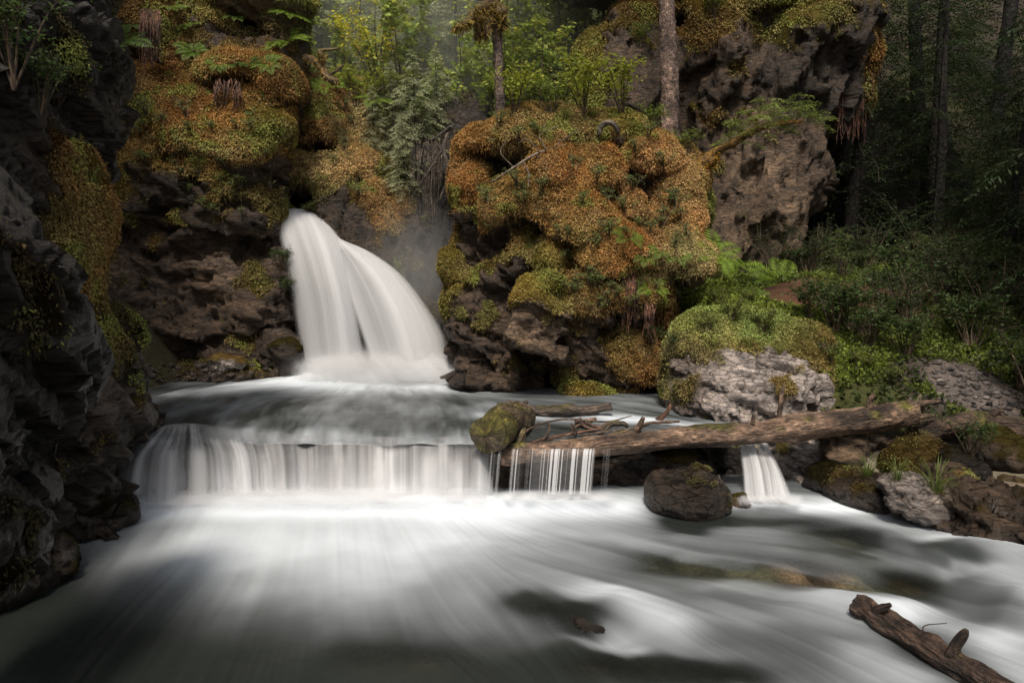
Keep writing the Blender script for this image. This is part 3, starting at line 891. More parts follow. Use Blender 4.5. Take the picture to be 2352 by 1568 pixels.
def flow_field(lines, z):
    P0, D0 = [], []
    for ln in lines:
        w = PZ([p[0] for p in ln], [p[1] for p in ln], z)[:, :2]
        for a, b_ in zip(w[:-1], w[1:]):
            n = max(2, int(np.linalg.norm(b_ - a) / 0.25))
            for t in np.linspace(0, 1, n):
                P0.append(a + (b_ - a) * t); D0.append((b_ - a) / np.linalg.norm(b_ - a))
    P0 = np.array(P0); D0 = np.array(D0)
    x0, y0, s = -8.0, 1.0, 0.12
    nx_, ny_ = 150, 150
    gx_, gy_ = np.meshgrid(x0 + np.arange(nx_) * s, y0 + np.arange(ny_) * s, indexing='ij')
    U = np.zeros((nx_, ny_, 2)); W = np.zeros((nx_, ny_)) + 1e-20
    for p, d in zip(P0, D0):
        r2 = (gx_ - p[0]) ** 2 + (gy_ - p[1]) ** 2
        w = 1 / (r2 + 0.04) ** 1.6
        U += w[..., None] * d; W += w
    U /= np.linalg.norm(U, axis=-1, keepdims=True) + 1e-9
    def f(x, y):
        i = np.clip(((x - x0) / s), 0, nx_ - 2); j = np.clip(((y - y0) / s), 0, ny_ - 2)
        a = i.astype(int); b_ = j.astype(int); fx = (i - a)[..., None]; fy = (j - b_)[..., None]
        r = (U[a, b_] * (1 - fx) + U[a + 1, b_] * fx) * (1 - fy) + (U[a, b_ + 1] * (1 - fx) + U[a + 1, b_ + 1] * fx) * fy
        return r[..., 0], r[..., 1]
    return f


def lic(x, y, fld, steps, h, scales, weights):
    acc = 0
    for sgn in (1, -1):
        a, b_ = x.copy(), y.copy()
        for k_ in range(steps):
            u_, v_ = fld(a, b_)
            a = a + sgn * u_ * h; b_ = b_ + sgn * v_ * h
            w = 1 - k_ / steps
            for s_, ww in zip(scales, weights):
                acc = acc + w * ww * (tex2(a, b_, s_) - 0.5)
    return acc / (steps * 0.29 * sum(weights)) 


def capsules(px, py, caps):
    """foam survey: sum of soft capsules (ax, ay, bx, by, wx, wy, value)"""
    out = np.zeros_like(px)
    for ax_, ay_, bx_, by_, wx, wy, val in caps:
        dx, dy = (bx_ - ax_) / wx, (by_ - ay_) / wy
        qx, qy = (px - ax_) / wx, (py - ay_) / wy
        t_ = np.clip((qx * dx + qy * dy) / (dx * dx + dy * dy + 1e-9), 0, 1)
        d2 = (qx - t_ * dx) ** 2 + (qy - t_ * dy) ** 2
        out = out + val * np.exp(-d2)
    return out


def water_sheet(name, pxr, pyr, n, z, lines, caps, base, dzf=None, streak=0.5, white=(0.74, 0.80, 0.86), clearc=(), steps=34, h=0.028, scales=(8, 17, 30), weights=(1, 1, .8)):
    ax_ = np.linspace(*pxr, n[0]); ay_ = np.linspace(*pyr, n[1])
    PX, PY = np.meshgrid(ax_, ay_, indexing='ij')
    W = PZ(PX, PY, z)
    x, y = W[..., 0], W[..., 1]
    fld = flow_field(lines, z)
    s = lic(x, y, fld, steps, h, scales, weights)
    s = s / (s.std() + 1e-6)
    s2 = lic(x, y, fld, steps, h * 2.2, (2.2, 5.0), (1, 1)); s2 = s2 / (s2.std() + 1e-6)
    lw = fbm(np.stack([x * .55, y * .55, 0 * x], -1).reshape(-1, 3), 1.0, 3, off=21).reshape(x.shape)
    lw2 = fbm(np.stack([x * 1.6, y * 1.6, 0 * x], -1).reshape(-1, 3), 1.0, 3, off=51).reshape(x.shape)
    kx = min(1.0, (pyr[1] - pyr[0]) / 500.0)
    WX = PX + (50 * lw + 16 * lw2 + 14 * s2) * (0.3 + .7 * kx); WY = PY + (18 * lw2 + 10 * s2 + 14 * lw) * kx * sstep(1180, 1260, PY)
    f = base + capsules(WX, WY, caps)
    f = f + streak * (0.028 * s + 0.055 * s2) * (0.35 + 1.6 * np.clip(f, 0, 1) * (1.15 - np.clip(f, 0, 1)))
    f = 0.05 * np.logaddexp(0, f / 0.05)
    f = np.clip(f, 0, 1)
    cl = np.clip(capsules(PX, PY, clearc), 0, 1) if len(clearc) else np.zeros_like(f)
    zz = W[..., 2] + 0.010 * s2 + 0.0025 * s + (dzf(PX, PY) if dzf else 0)
    V = np.stack([x, y, zz], -1).reshape(-1, 3)
    F = grid_faces(*n)
    if vnormals(V, F)[:, 2].mean() < 0: F = F[:, ::-1]
    tn = np.ones((f.size, 3)) * white
    o = mk(name, V, F, M_water, {'foam': f.ravel(), 'tint': tn, 'clear': cl.ravel()})
    return tag(o, kind='structure')


# ---- lower pool and rapids
low_lines = [
    [(300, 1150), (220, 1250), (100, 1400), (-100, 1650)],
    [(550, 1140), (470, 1300), (300, 1450), (120, 1700)],
    [(680, 1140), (640, 1350), (560, 1500), (470, 1720)],
    [(820, 1140), (850, 1350), (880, 1500), (930, 1720)],
    [(960, 1140), (1080, 1260), (1200, 1400), (1330, 1560), (1400, 1700)],
    [(1100, 1140), (1300, 1210), (1500, 1262), (1700, 1280), (1900, 1310), (2100, 1400), (2400, 1500)],
    [(1250, 1150), (1450, 1205), (1560, 1235), (1750, 1250), (1950, 1270), (2200, 1350), (2500, 1440)],
    [(1200, 1300), (1400, 1350), (1600, 1420), (1800, 1500), (2000, 1640)],
    [(1750, 1135), (1900, 1150), (2050, 1190), (2180, 1245), (2320, 1330), (2500, 1400)],
    [(1400, 1280), (1650, 1330), (1850, 1390), (2050, 1410), (2250, 1480), (2500, 1600)],
    [(1500, 1440), (1700, 1500), (1900, 1620)],
    [(1050, 1480), (1250, 1600), (1300, 1720)],
]
low_caps = [
    (340, 1162, 1400, 1162, 110, 34, .85), (640, 1240, 1020, 1245, 190, 66, .62), (580, 1320, 760, 1330, 180, 70, .26), (350, 1250, 480, 1300, 110, 60, .18),
    (1150, 1200, 1900, 1300, 160, 22, .30), (1200, 1265, 1650, 1320, 160, 24, .16), (1760, 1150, 1960, 1165, 60, 18, .75), (1960, 1165, 2200, 1250, 60, 14, .34),
    (2200, 1262, 2420, 1290, 60, 22, .40), (2320, 1330, 2400, 1440, 50, 50, .34), (2080, 1270, 2200, 1330, 60, 16, .25), (1640, 1220, 1800, 1235, 90, 12, .12),
    (1150, 1310, 1420, 1390, 130, 28, .14), (1440, 1395, 1540, 1440, 75, 34, .42), (1560, 1400, 1900, 1430, 150, 26, .13), (1900, 1370, 2060, 1400, 90, 28, .45),
    (2060, 1400, 2260, 1470, 80, 20, .22), (1980, 1500, 2080, 1560, 80, 40, .28), (2290, 1500, 2400, 1600, 80, 60, .38), (1500, 1500, 1900, 1560, 160, 26, .12), (1650, 1330, 1800, 1360, 80, 16, .2),
    (850, 1350, 1100, 1400, 160, 60, .16), (1420, 1480, 1460, 1500, 40, 20, .3),
    (1550, 1290, 2050, 1325, 120, 28, -.30), (0, 1460, 480, 1560, 270, 80, -.34), (850, 1530, 1300, 1560, 200, 50, -.24), (0, 1380, 60, 1350, 120, 50, -.2),
    (1260, 1410, 1400, 1440, 70, 22, -.34), (1400, 1530, 1660, 1550, 120, 26, -.36), (1980, 1235, 2250, 1310, 80, 14, -.24), (1620, 1195, 1760, 1205, 90, 9, -.5),  # last dip paints the shadow below the rounded boulder as thinner foam
    (1480, 1175, 1560, 1205, 50, 12, -.25), (2060, 1480, 2200, 1540, 60, 40, -.15),
]
clearc = [(1560, 1280, 2050, 1330, 130, 36, .95), (1850, 1200, 2050, 1235, 90, 18, .6), (1260, 1410, 1400, 1440, 90, 26, .55), (1400, 1530, 1660, 1550, 120, 30, .55), (850, 1500, 980, 1500, 90, 40, .35)]
hump = [(1420, 1400, 1540, 1440, 90, 34, .10), (2220, 1270, 2400, 1300, 90, 26, .12), (1900, 1385, 2020, 1400, 90, 26, .08), (2330, 1400, 2420, 1440, 60, 50, .12),
        (560, 1150, 1300, 1150, 180, 18, .05), (1560, 1290, 2050, 1330, 140, 24, -.07), (1980, 1245, 2200, 1310, 80, 16, -.07), (1300, 1440, 1440, 1470, 60, 18, -.05)]
water_sheet('pool_water', (-500, 2850), (1090, 1760), (1300, 520), 0.0, low_lines, low_caps, 0.075, lambda a, b_: capsules(a, b_, hump), streak=0.7, clearc=clearc)

# ---- upper pool
up_lines = [
    [(700, 870), (500, 900), (400, 960), (380, 1010)],
    [(760, 880), (640, 930), (600, 1010)],
    [(860, 880), (850, 940), (830, 1010)],
    [(960, 880), (1020, 940), (1020, 1010)],
    [(1040, 880), (1150, 910), (1350, 920), (1600, 950)],
    [(1200, 960), (1300, 985), (1500, 1000), (1680, 1010)],
]
up_caps = [(700, 868, 1030, 872, 90, 20, 1.0), (560, 882, 680, 876, 90, 9, .4), (760, 896, 980, 898, 120, 12, .25), (420, 905, 640, 885, 80, 6, .18),
           (550, 992, 1040, 1005, 120, 12, .22), (1150, 955, 1420, 965, 120, 8, .30), (1450, 962, 1580, 968, 50, 8, .5), (1180, 1010, 1500, 1010, 120, 10, .25)]
def lipdrop(a, b_):
    return -0.10 * sstep(984, 1004, b_ + 16 * np.exp(-((a - 430) / 70) ** 2) * 0) + 0.05 * np.exp(-((a - 430) / 60) ** 2 - ((b_ - 985) / 14) ** 2) - 0.05 * sstep(1500, 1600, a) + 0.10 * capsules(a, b_, [(720, 862, 1020, 864, 60, 9, 1.0)])


water_sheet('pool_water', (100, 1680), (838, 1004), (900, 220), 0.68, up_lines, up_caps, 0.10, lipdrop, streak=2.0, scales=(7, 16, 30), weights=(1, 1, .8), steps=10)


def cr(pts, t):
    """Catmull-Rom through pts at parameters t in 0..1"""
    pts = np.asarray(pts, float)
    n = len(pts) - 1
    p = np.concatenate([[2 * pts[0] - pts[1]], pts, [2 * pts[-1] - pts[-2]]])
    s = np.clip(t * n, 0, n - 1e-6); i = s.astype(int); f = (s - i)[:, None]
    a, b_, c, d = p[i], p[i + 1], p[i + 2], p[i + 3]
    return 0.5 * (2 * b_ + (c - a) * f + (2 * a - 5 * b_ + 4 * c - d) * f ** 2 + (3 * b_ - a - 3 * c + d) * f ** 3)


def n1(x, s, o=0.0):
    return tex2(x + 3.3 * o, np.zeros_like(x) + 0.37 * o + 0.5, s) - 0.5


def fall_sheet(name, curves, nu, nv, alpha_fn, tint_fn, off=0.0, parent=None, wob=0.02, seed=0, us=None, ridge=0.15):
    """curves: list of polylines (px, py, Y) from left to right, each from the lip down"""
    tv = np.linspace(0, 1, nv)
    K = np.array([cr([P(*p) for p in c], tv) for c in curves])      # (nc, nv, 3)
    nc = len(curves)
    us = np.linspace(0, 1, nc) if us is None else np.array(us)
    uu = np.linspace(0, 1, nu)
    V = np.zeros((nu, nv, 3))
    t = np.interp(uu, us, np.linspace(0, 1, nc))
    for j in range(nv):
        V[:, j] = cr(K[:, j], t)
    U, Vv = np.meshgrid(uu, tv, indexing='ij')
    rid = n1(U + 0.02 * np.sin(Vv * 3 + seed), 9, seed) * 1.2 + n1(U, 30, seed + 2) * ridge
    V[..., 1] -= off + wob * rid * np.minimum(Vv * 4, 1) * 3
    al = np.clip(alpha_fn(U, Vv), 0, 1); tn = np.clip(tint_fn(U, Vv), 0, 1)
    F = grid_faces(nu, nv)
    col = tn[..., None] * np.array([0.88, 0.885, 0.90]) if not isinstance(tn, tuple) else tn
    return mk(name, V.reshape(-1, 3), F, M_fall, {'alpha': al.ravel(), 'tint': col.reshape(-1, 3)}, parent=parent)


def edge(U, a, b_):
    return sstep(0, a, U) * sstep(0, b_, 1 - U)


# ---- the tall waterfall
wf = empty('waterfall')
L_ = [
    [(650, 496, 17.3), (638, 492, 16.4), (645, 545, 15.9), (661, 620, 15.6), (678, 720, 15.4), (700, 872, 15.2)],
    [(688, 486, 17.5), (672, 485, 16.5), (688, 545, 15.8), (711, 620, 15.3), (733, 720, 15.0), (752, 874, 14.8)],
    [(722, 488, 17.6), (712, 489, 16.6), (740, 548, 15.6), (764, 630, 15.0), (784, 725, 14.7), (800, 876, 14.5)],
    [(752, 499, 17.7), (747, 503, 16.8), (790, 558, 16.0), (806, 640, 15.4), (826, 730, 15.1), (852, 874, 14.9)],
]
R_ = [
    [(745, 520, 16.8), (765, 560, 16.2), (783, 620, 15.7), (808, 700, 15.3), (836, 780, 15.0), (868, 872, 14.7)],
    [(765, 535, 16.8), (800, 568, 15.7), (850, 625, 15.0), (893, 700, 14.5), (922, 780, 14.2), (945, 872, 14.0)],
    [(780, 548, 16.8), (825, 570, 15.8), (895, 622, 15.1), (950, 700, 14.6), (985, 780, 14.3), (1010, 872, 14.1)],
    [(792, 558, 16.9), (850, 577, 16.2), (925, 630, 15.6), (983, 702, 15.1), (1027, 775, 14.8), (1054, 868, 14.5)],
]


def st(U, Vv, fr, sd, drift=0.0):
    return n1(U + drift * Vv, fr, sd)


for k_ in range(3):
    o_ = 0.09 * k_
    fall_sheet('water_curtain', L_, 520, 70,
               lambda U, Vv, k_=k_: (0.96 if k_ == 0 else 0.5) * edge(U, .12, .10) * sstep(0, .05, Vv) * (1 - .75 * sstep(.9, 1, Vv)) * (1 + (1.3 if k_ == 0 else 2.2) * sstep(.05, .5, Vv) * (st(U, Vv, 9, k_ + 1, .05) * .5 + st(U, Vv, 20, k_ + 4) * .16 + st(U, Vv, 60, k_ + 7) * .03) - 0.5 * sstep(.8, 1, U) * Vv),
               lambda U, Vv, k_=k_: 0.9 + 0.22 * sstep(.1, .4, Vv) * st(U, Vv, 12, k_ + 11) + 0.04 * st(U, Vv, 50, k_ + 13), off=o_, parent=wf, seed=k_)
    fall_sheet('water_curtain', R_, 520, 70,
               lambda U, Vv, k_=k_: (0.97 if k_ == 0 else 0.5) * edge(U, .06, .22) * sstep(0, .05, Vv) * (1 - .75 * sstep(.9, 1, Vv)) * (1 + (1.2 if k_ == 0 else 2.2) * sstep(.1, .6, Vv) * (st(U, Vv, 7, k_ + 21, .05) * .5 + st(U, Vv, 18, k_ + 24) * .15 + st(U, Vv, 60, k_ + 27) * .03)),
               lambda U, Vv, k_=k_: 0.92 + 0.16 * st(U, Vv, 10, k_ + 31) + 0.03 * st(U, Vv, 60, k_ + 33), off=o_ + 0.02, parent=wf, seed=k_ + 5)
_c = P(860, 868, 14.6); rebase(wf, _c)
tag(wf, 'tall silky white waterfall in two overlapping curtains fanning down to the right', 'waterfall')

# ---- low weir curtain between the pools
wr = empty('weir_waterfall')
us_ = [335, 365, 395, 430, 465, 505, 545, 600, 700, 900, 1050, 1135]
top = [1010, 994, 986, 984, 986, 992, 998, 1002, 1005, 1010, 1008, 1014]
bot = [1152] * 8 + [1148, 1148, 1145, 1142]
bx_ = [245, 300, 355, 425, 490, 540, 580, 625, 705, 900, 1050, 1132]
cur = []
for x_, t_, b_, xb in zip(us_, top, bot, bx_):
    hm = math.exp(-((x_ - 425) / 75) ** 2)
    cur.append([(x_, t_ - 14, 9.7), (x_ + (xb - x_) * .08, t_, 9.15), (x_ + (xb - x_) * .42, t_ + 20 + 8 * hm, 8.95 - .10 * hm), (x_ + (xb - x_) * .8, t_ + 62, 8.68 - .16 * hm), (xb, b_, 8.42 - .14 * hm)])
xt = np.interp(np.linspace(0, 1, 34), np.linspace(0, 1, 12), us_)
xb2 = np.interp(xt, us_, bx_)
base_c = np.array(cur)
cur = []
for q_, (x_, xb) in enumerate(zip(xt, xb2)):
    e_ = np.array([[np.interp(x_, us_, base_c[:, a, b_]) for b_ in range(3)] for a in range(5)])
    sg = sstep(520, 600, x_)
    jy = (11 * math.sin(q_ * 1.9 + 1) + 8 * math.sin(q_ * 4.3)) * sg
    jd = 0.10 * math.sin(q_ * 1.3 + 2) + 0.07 * math.sin(q_ * 3.7)
    e_[2, 1] += jy * .6; e_[3, 1] += jy * .8
    e_[1:, 2] += jd * np.array([.3, 1, 1, .8]) * (0.3 + 0.7 * sg)
    cur.append([tuple(r_) for r_ in e_])
bx_ = list(xb2)
UN = [(x - 245) / 890 for x in bx_]


def weir_alpha(U, Vv):
    px = 245 + U * 890
    hm = np.exp(-((px - 410) / 62) ** 2)
    a = 0.66 * sstep(0, .06, Vv) * sstep(0, .08, U) * sstep(0, .02, 1 - U)
    s = n1(U, 30, 1) * .8 + n1(U, 85, 2) * .6 + n1(U, 190, 3) * .35
    gap = 1 + s * (0.9 + 1.7 * hm) * sstep(.05, .3, Vv) * (1 - .5 * sstep(.6, 1, Vv))
    a = a * (0.34 + 0.66 * sstep(.36, .48, Vv + .10 * n1(U, 14, 8) + .08 * n1(U, 60, 9)) + 0.45 * sstep(.30, .2, U))
    band = 1 - 0.55 * np.exp(-((Vv - (0.40 + 0.10 * n1(U, 12, 8) + .07 * n1(U, 40, 9))) / .065) ** 2) * sstep(.28, .36, U)    # thin glassy lip over dark rock
    a = a * gap * band * (1 - 0.72 * hm * sstep(.15, .5, Vv)) + 0.35 * sstep(.75, 1, Vv)
    return a * (1 - .8 * sstep(.9, 1, Vv)) * (1 + .9 * n1(U, 9, 77) * sstep(.3, .5, Vv))


fall_sheet('water_curtain', cur, 1500, 60, weir_alpha, lambda U, Vv: 0.72 + .5 * n1(U, 34, 5) + .3 * n1(U, 150, 6) + .25 * sstep(.6, 1, Vv), parent=wr, wob=0.014, ridge=0.6, seed=3, us=UN)
fall_sheet('water_curtain', cur, 900, 50, lambda U, Vv: 0.3 * sstep(.45, .8, Vv) * sstep(0, .1, U) * sstep(0, .03, 1 - U) * (1 + 2.2 * n1(U, 24, 15) + 1.6 * n1(U, 80, 16)), lambda U, Vv: 0.9 + .1 * n1(U, 40, 5), off=0.12, parent=wr, wob=0.012, seed=5, us=UN)
rebase(wr, P(700, 1150, 8.5))
tag(wr, 'wide low curtain of white water spilling over the weir between the two pools', 'waterfall')

# ---- strands pouring over the log
ws = empty('log_waterfall')
cur = [[(x_, 1028, 8.62), (x_ - 2, 1040, 8.44), (x_ - 6, 1085, 8.38), (x_ - 10, 1135, 8.34)] for x_ in (1130, 1180, 1240, 1300, 1360, 1410)]


def strand_alpha(U, Vv):
    s = sstep(.02, .22, n1(U, 75, 51) + .45 * n1(U, 160, 52) + 0.02)
    d = sstep(-.10, .12, n1(U, 11, 55) + .06)
    right = sstep(0, .12, 1 - U); left = 0.35 + .65 * sstep(.1, .22, U)
    jag = sstep(0.02, .10, Vv - .10 * (n1(U, 60, 58) + .3))
    return (s * 0.85 + 0.12) * d * right * left * jag * (1 - .25 * Vv)


fall_sheet('water_strands', cur, 1100, 40, strand_alpha, lambda U, Vv: 0.9 + 0 * U, parent=ws, wob=0.01, seed=8)
rebase(ws, P(1290, 1135, 8.36))
tag(ws, 'thin separate strands of water pouring over the submerged part of the long log', 'waterfall')

# ---- little cascade at the right, under the log
wc = empty('side_cascade')
cur = [[(1708, 1012, 9.3), (1698, 1030, 9.15), (1704, 1080, 8.8), (1708, 1148, 8.35)],
       [(1730, 1010, 9.4), (1728, 1026, 9.15), (1740, 1080, 8.75), (1750, 1148, 8.25)],
       [(1752, 1010, 9.5), (1758, 1030, 9.2), (1778, 1080, 8.75), (1790, 1146, 8.2)],
       [(1762, 1014, 9.6), (1775, 1042, 9.25), (1795, 1085, 8.8), (1822, 1144, 8.2)]]
for k_ in range(2):
    fall_sheet('water_curtain', cur, 300, 50, lambda U, Vv, k_=k_: (0.75 - .3 * k_) * edge(U, .12, .16) * sstep(0, .1, Vv) * (1 + 1.6 * st(U, Vv, 12, 61 + k_) + 1.2 * st(U, Vv, 40, 63 + k_)) * (.55 + .6 * Vv),
               lambda U, Vv: 0.85 + .2 * n1(U, 20, 66), off=.05 * k_, parent=wc, seed=9 + k_)
rebase(wc, P(1765, 1148, 8.3))
tag(wc, 'small veil of water sliding out from under the log beside the pale angular rock', 'waterfall')


# ---- spray hanging where the water lands
def mist(label, px, py, Y, rx, ry, rd, dens):
    m = bpy.data.materials.new('mist'); m.use_nodes = True
    nt = m.node_tree; nt.nodes.clear()
    out = nt.nodes.new('ShaderNodeOutputMaterial'); v = nt.nodes.new('ShaderNodeVolumePrincipled')
    v.inputs['Color'].default_value = (0.95, 0.95, 0.95, 1)
    tc = nt.nodes.new('ShaderNodeTexCoord')
    ln = nt.nodes.new('ShaderNodeVectorMath'); ln.operation = 'LENGTH'
    nt.links.new(tc.outputs['Object'], ln.inputs[0])
    f = math_(nt, 'SUBTRACT', 1.0, ln.outputs['Value'], True)
    f = math_(nt, 'POWER', f, 1.6)
    nt.links.new(math_(nt, 'MULTIPLY', f, dens), v.inputs['Density'])
    nt.links.new(v.outputs[0], out.inputs['Volume'])
    a = np.linspace(0, 2 * np.pi, 25); b_ = np.linspace(-np.pi / 2, np.pi / 2, 13)
    A, B = np.meshgrid(a, b_, indexing='ij')
    V = np.stack([np.cos(A) * np.cos(B), np.sin(A) * np.cos(B), np.sin(B)], -1).reshape(-1, 3)
    o = mk('mist', V, grid_faces(25, 13)[:, ::-1], m)
    s_ = Y / FPX
    o.location = P(px, py, Y); o.scale = (rx * s_, rd, ry * s_)
    return tag(o, label, None, None, 'stuff')


def foam_band(parent, pts, hgt, seed, strength=0.95):
    """soft boiling white water where a fall lands: low rounded swell, thinning at its rim"""
    cur = [[(x, y - hgt * .5, Yb + .12), (x, y - hgt * .28, Yb - .02), (x, y + hgt * .12, Yb - .22), (x, y + hgt * .5, Yb - .45)] for x, y, Yb in pts]
    o = fall_sheet('foam', cur, 400, 40, lambda U, Vv: strength * np.sin(np.clip(Vv, 0, 1) * np.pi) ** 2.0 * edge(U, .12, .12) * (1 + .8 * n1(U + .1 * Vv, 9, seed) + .4 * n1(U - .2 * Vv, 30, seed + 1)),
                   lambda U, Vv: 1.0 + 0 * U, parent=None, wob=0.004, seed=seed)
    o.parent = parent; o.location = o.location - parent.location
    return o


foam_band(wf, [(660, 868, 14.7), (760, 862, 14.35), (860, 858, 14.1), (960, 856, 13.9), (1080, 866, 13.8)], 96, 1, .62)
foam_band(wf, [(690, 850, 14.6), (780, 842, 14.3), (860, 838, 14.1), (950, 838, 13.95), (1050, 846, 14.0)], 76, 2, .38)
foam_band(wr, [(240, 1158, 8.35), (420, 1150, 8.3), (700, 1146, 8.25), (1000, 1146, 8.25), (1160, 1146, 8.3)], 64, 3, .42)
foam_band(wc, [(1690, 1150, 8.3), (1750, 1150, 8.15), (1850, 1150, 8.15)], 34, 4, .6)
foam_band(ws, [(1140, 1142, 8.3), (1260, 1140, 8.25), (1430, 1142, 8.3)], 36, 5, .4)
mist('white spray where the tall waterfall lands', 878, 845, 14.0, 250, 66, 1.2, 2.0)
mist('white spray along the foot of the weir', 720, 1146, 8.3, 560, 34, 0.55, 3.0)
mist('thin spray filling the dark slot behind the tall waterfall', 960, 640, 15.6, 160, 220, 1.4, 0.35)
# ================================================================ LOGS, TRUNKS, STICKS
def tube(path, nseg=24, step=0.05, rough=0.12, groove=0.10, seed=0, cap=True, knots=0):
    """path: list of (x, y, z, r); returns V, F, uv, s (0..1 along), ang"""
    path = np.asarray(path, float)
    L = np.linalg.norm(np.diff(path[:, :3], axis=0), axis=1).sum()
    n = max(4, int(L / step))
    t = np.linspace(0, 1, n)
    c = cr(path, t)
    T = unit(np.gradient(c[:, :3], axis=0))
    ref = np.array([0, 0, 1.0]) if abs(T[:, 2]).mean() < 0.8 else np.array([0, 1.0, 0])
    A = unit(np.cross(T, ref)); B = np.cross(A, T)
    a = np.linspace(0, 2 * np.pi, nseg + 1)
    ln = t * L
    AA, TT = np.meshgrid(a, ln)
    r0 = c[:, 3][:, None]
    q = np.stack([np.cos(AA) * r0 * 1.0, np.sin(AA) * r0, TT], -1).reshape(-1, 3)
    k = 1.0 / max(path[:, 3].mean(), 1e-3)
    g = fbm(q * np.array([k * 1.3, k * 1.3, k * 0.28]), 1.0, 4, 0.6, off=seed * 7.7).reshape(AA.shape)
    l2 = fbm(q * k * 0.5, 1.0, 2, off=seed * 3.3 + 50).reshape(AA.shape)
    rr = r0 * (1 + groove * g + rough * l2)
    rowf = np.ones(n); cen = c[:, :3].copy(); idx = np.arange(n)
    if cap:
        fr = np.array([0.03, 0.3, 0.6, 0.86])
        idx = np.concatenate([np.zeros(4, int), idx, np.full(4, n - 1)])
        rowf = np.concatenate([fr, np.ones(n), fr[::-1]])
    g = g[idx]; rr = rr[idx] * rowf[:, None]; A = A[idx]; B = B[idx]; AA = AA[idx]; TT = TT[idx]; t = t[idx]
    c = np.concatenate([cen, c[:, 3:]], 1)[idx]
    g = np.where(rowf[:, None] < 1, 0.3 * np.cos(rowf[:, None] * 40), g)
    n = len(idx)
    V = c[:, None, :3] + A[:, None] * (np.cos(AA) * rr)[..., None] + B[:, None] * (np.sin(AA) * rr)[..., None]
    jag = (rowf <= 1)[:, None] & (np.abs(TT - np.where(TT < L / 2, 0, L)) < 1e-6)
    V = V + (jag * r0.mean() * 0.25 * fbm(V.reshape(-1, 3) / max(r0.mean(), .01), 1.2, 3).reshape(jag.shape))[..., None] * T[np.clip(idx, 0, len(T) - 1)][:, None]
    F = grid_faces(n, nseg + 1)
    uv = np.stack([AA * path[:, 3].mean(), TT + (1 - rowf)[:, None] * path[:, 3].mean()], -1).reshape(-1, 2)
    return V.reshape(-1, 3), F, uv, np.repeat(t, nseg + 1), g.ravel()


def pxpath(pts):
    """(px, py, Y, r_px) -> world path"""
    out = []
    for px, py, Y, r in pts:
        p = P(px, py, Y); out.append([*p, r * Y / FPX])
    return out


def wood_obj(name, path, col, parent=None, moss=None, mossamt=0.0, seed=0, **kw):
    V, F, uv, t, g = tube(path, seed=seed, **kw)
    N = vnormals(V, F)
    if ((V - cr(np.asarray(path, float), t)[:, :3]) * N).sum(1).mean() < 0:
        F = F[:, ::-1]; N = -N
    tone = np.clip(1 + 0.9 * g + 0.3 * fbm(V, 3, 3, off=seed), 0.3, 1.9)
    C = np.array(col)[None] * tone[:, None]
    if moss is not None:
        m = sstep(0.0, 0.35, N[:, 2] * 0.5 + fbm(V, 2.2, 4, 0.6, off=seed + 3) * 0.9 + mossamt - 0.5)
        C = C + (np.array(moss) * np.clip(1 + .4 * fbm(V, 9, 3), .5, 1.5)[:, None] - C) * m[:, None]
        V = V + N * (m * 0.02)[:, None]
    return mk(name, V, F, M_bark, {'col': C}, parent=parent, uv=uv)


MOSSG = (0.12, 0.11, 0.02)
MOSSO = (0.20, 0.11, 0.02)
WOODB = (0.13, 0.075, 0.045)
WOODG = (0.17, 0.13, 0.10)
WOODD = (0.060, 0.042, 0.030)


def log(name, label, cat, trunk, col, stubs=(), stub_name='branch_stub', **kw):
    root = empty(name)
    wood_obj('trunk', pxpath(trunk), col, parent=root, **kw)
    for i, sb in enumerate(stubs):
        c_ = sb[-1] if isinstance(sb[-1], str) else stub_name
        pts = [p for p in sb if not isinstance(p, str)]
        wood_obj(c_, pxpath(pts), tuple(v * 0.85 for v in col), parent=root, nseg=10, step=0.02, seed=kw.get('seed', 0) + i + 1)
    rebase(root, P(trunk[0][0], trunk[0][1], trunk[0][2]))
    return tag(root, label, cat)


log('fallen_log', 'long weathered fallen log bridging the stream from the mossy log end to the right bank', 'log',
    [(1150, 1046, 8.75, 22), (1280, 1034, 8.72, 22), (1400, 1022, 8.75, 24), (1560, 1006, 8.85, 24), (1700, 996, 8.95, 27), (1850, 980, 9.0, 29), (2000, 963, 9.1, 30), (2098, 948, 9.15, 27)],
    (0.19, 0.125, 0.085), moss=MOSSG, mossamt=-0.12, seed=2, rough=0.10, groove=0.16, nseg=40,
    stubs=[[(1458, 1004, 8.8, 9), (1465, 985, 8.75, 8), (1478, 958, 8.7, 5)], [(1728, 975, 8.9, 6), (1732, 952, 8.9, 5)], [(1996, 938, 9.1, 8), (1999, 920, 9.1, 8), (2008, 905, 9.05, 5)],
           [(1790, 965, 9.0, 6), (1793, 925, 9.0, 6), (1800, 884, 9.05, 4), 'dead_branch'],
           [(2060, 938, 9.1, 10), (2130, 925, 9.15, 7), (2160, 922, 9.2, 3), 'splinter'], [(2060, 960, 9.1, 10), (2135, 955, 9.1, 6), (2150, 952, 9.1, 2), 'splinter']])
log('fallen_log', 'dark rotting log lying across the right bank and leaving the frame at the right', 'log',
    [(2105, 1000, 9.2, 20), (2160, 982, 9.2, 28), (2240, 974, 9.15, 26), (2352, 985, 9.1, 24), (2500, 1010, 9.0, 24)], (0.10, 0.065, 0.045), moss=MOSSG, mossamt=0.0, seed=5, rough=0.2, groove=0.2, nseg=32,
    stubs=[[(2275, 955, 9.1, 10), (2290, 945, 9.1, 8), (2305, 940, 9.05, 4)]])
log('tree_stump', 'upright splintered grey-green wooden stump between the two bank logs', 'stump',
    [(2113, 990, 9.3, 20), (2112, 950, 9.3, 18), (2112, 925, 9.3, 10), (2116, 905, 9.3, 3)], (0.20, 0.17, 0.10), seed=6, rough=0.15, groove=0.25)
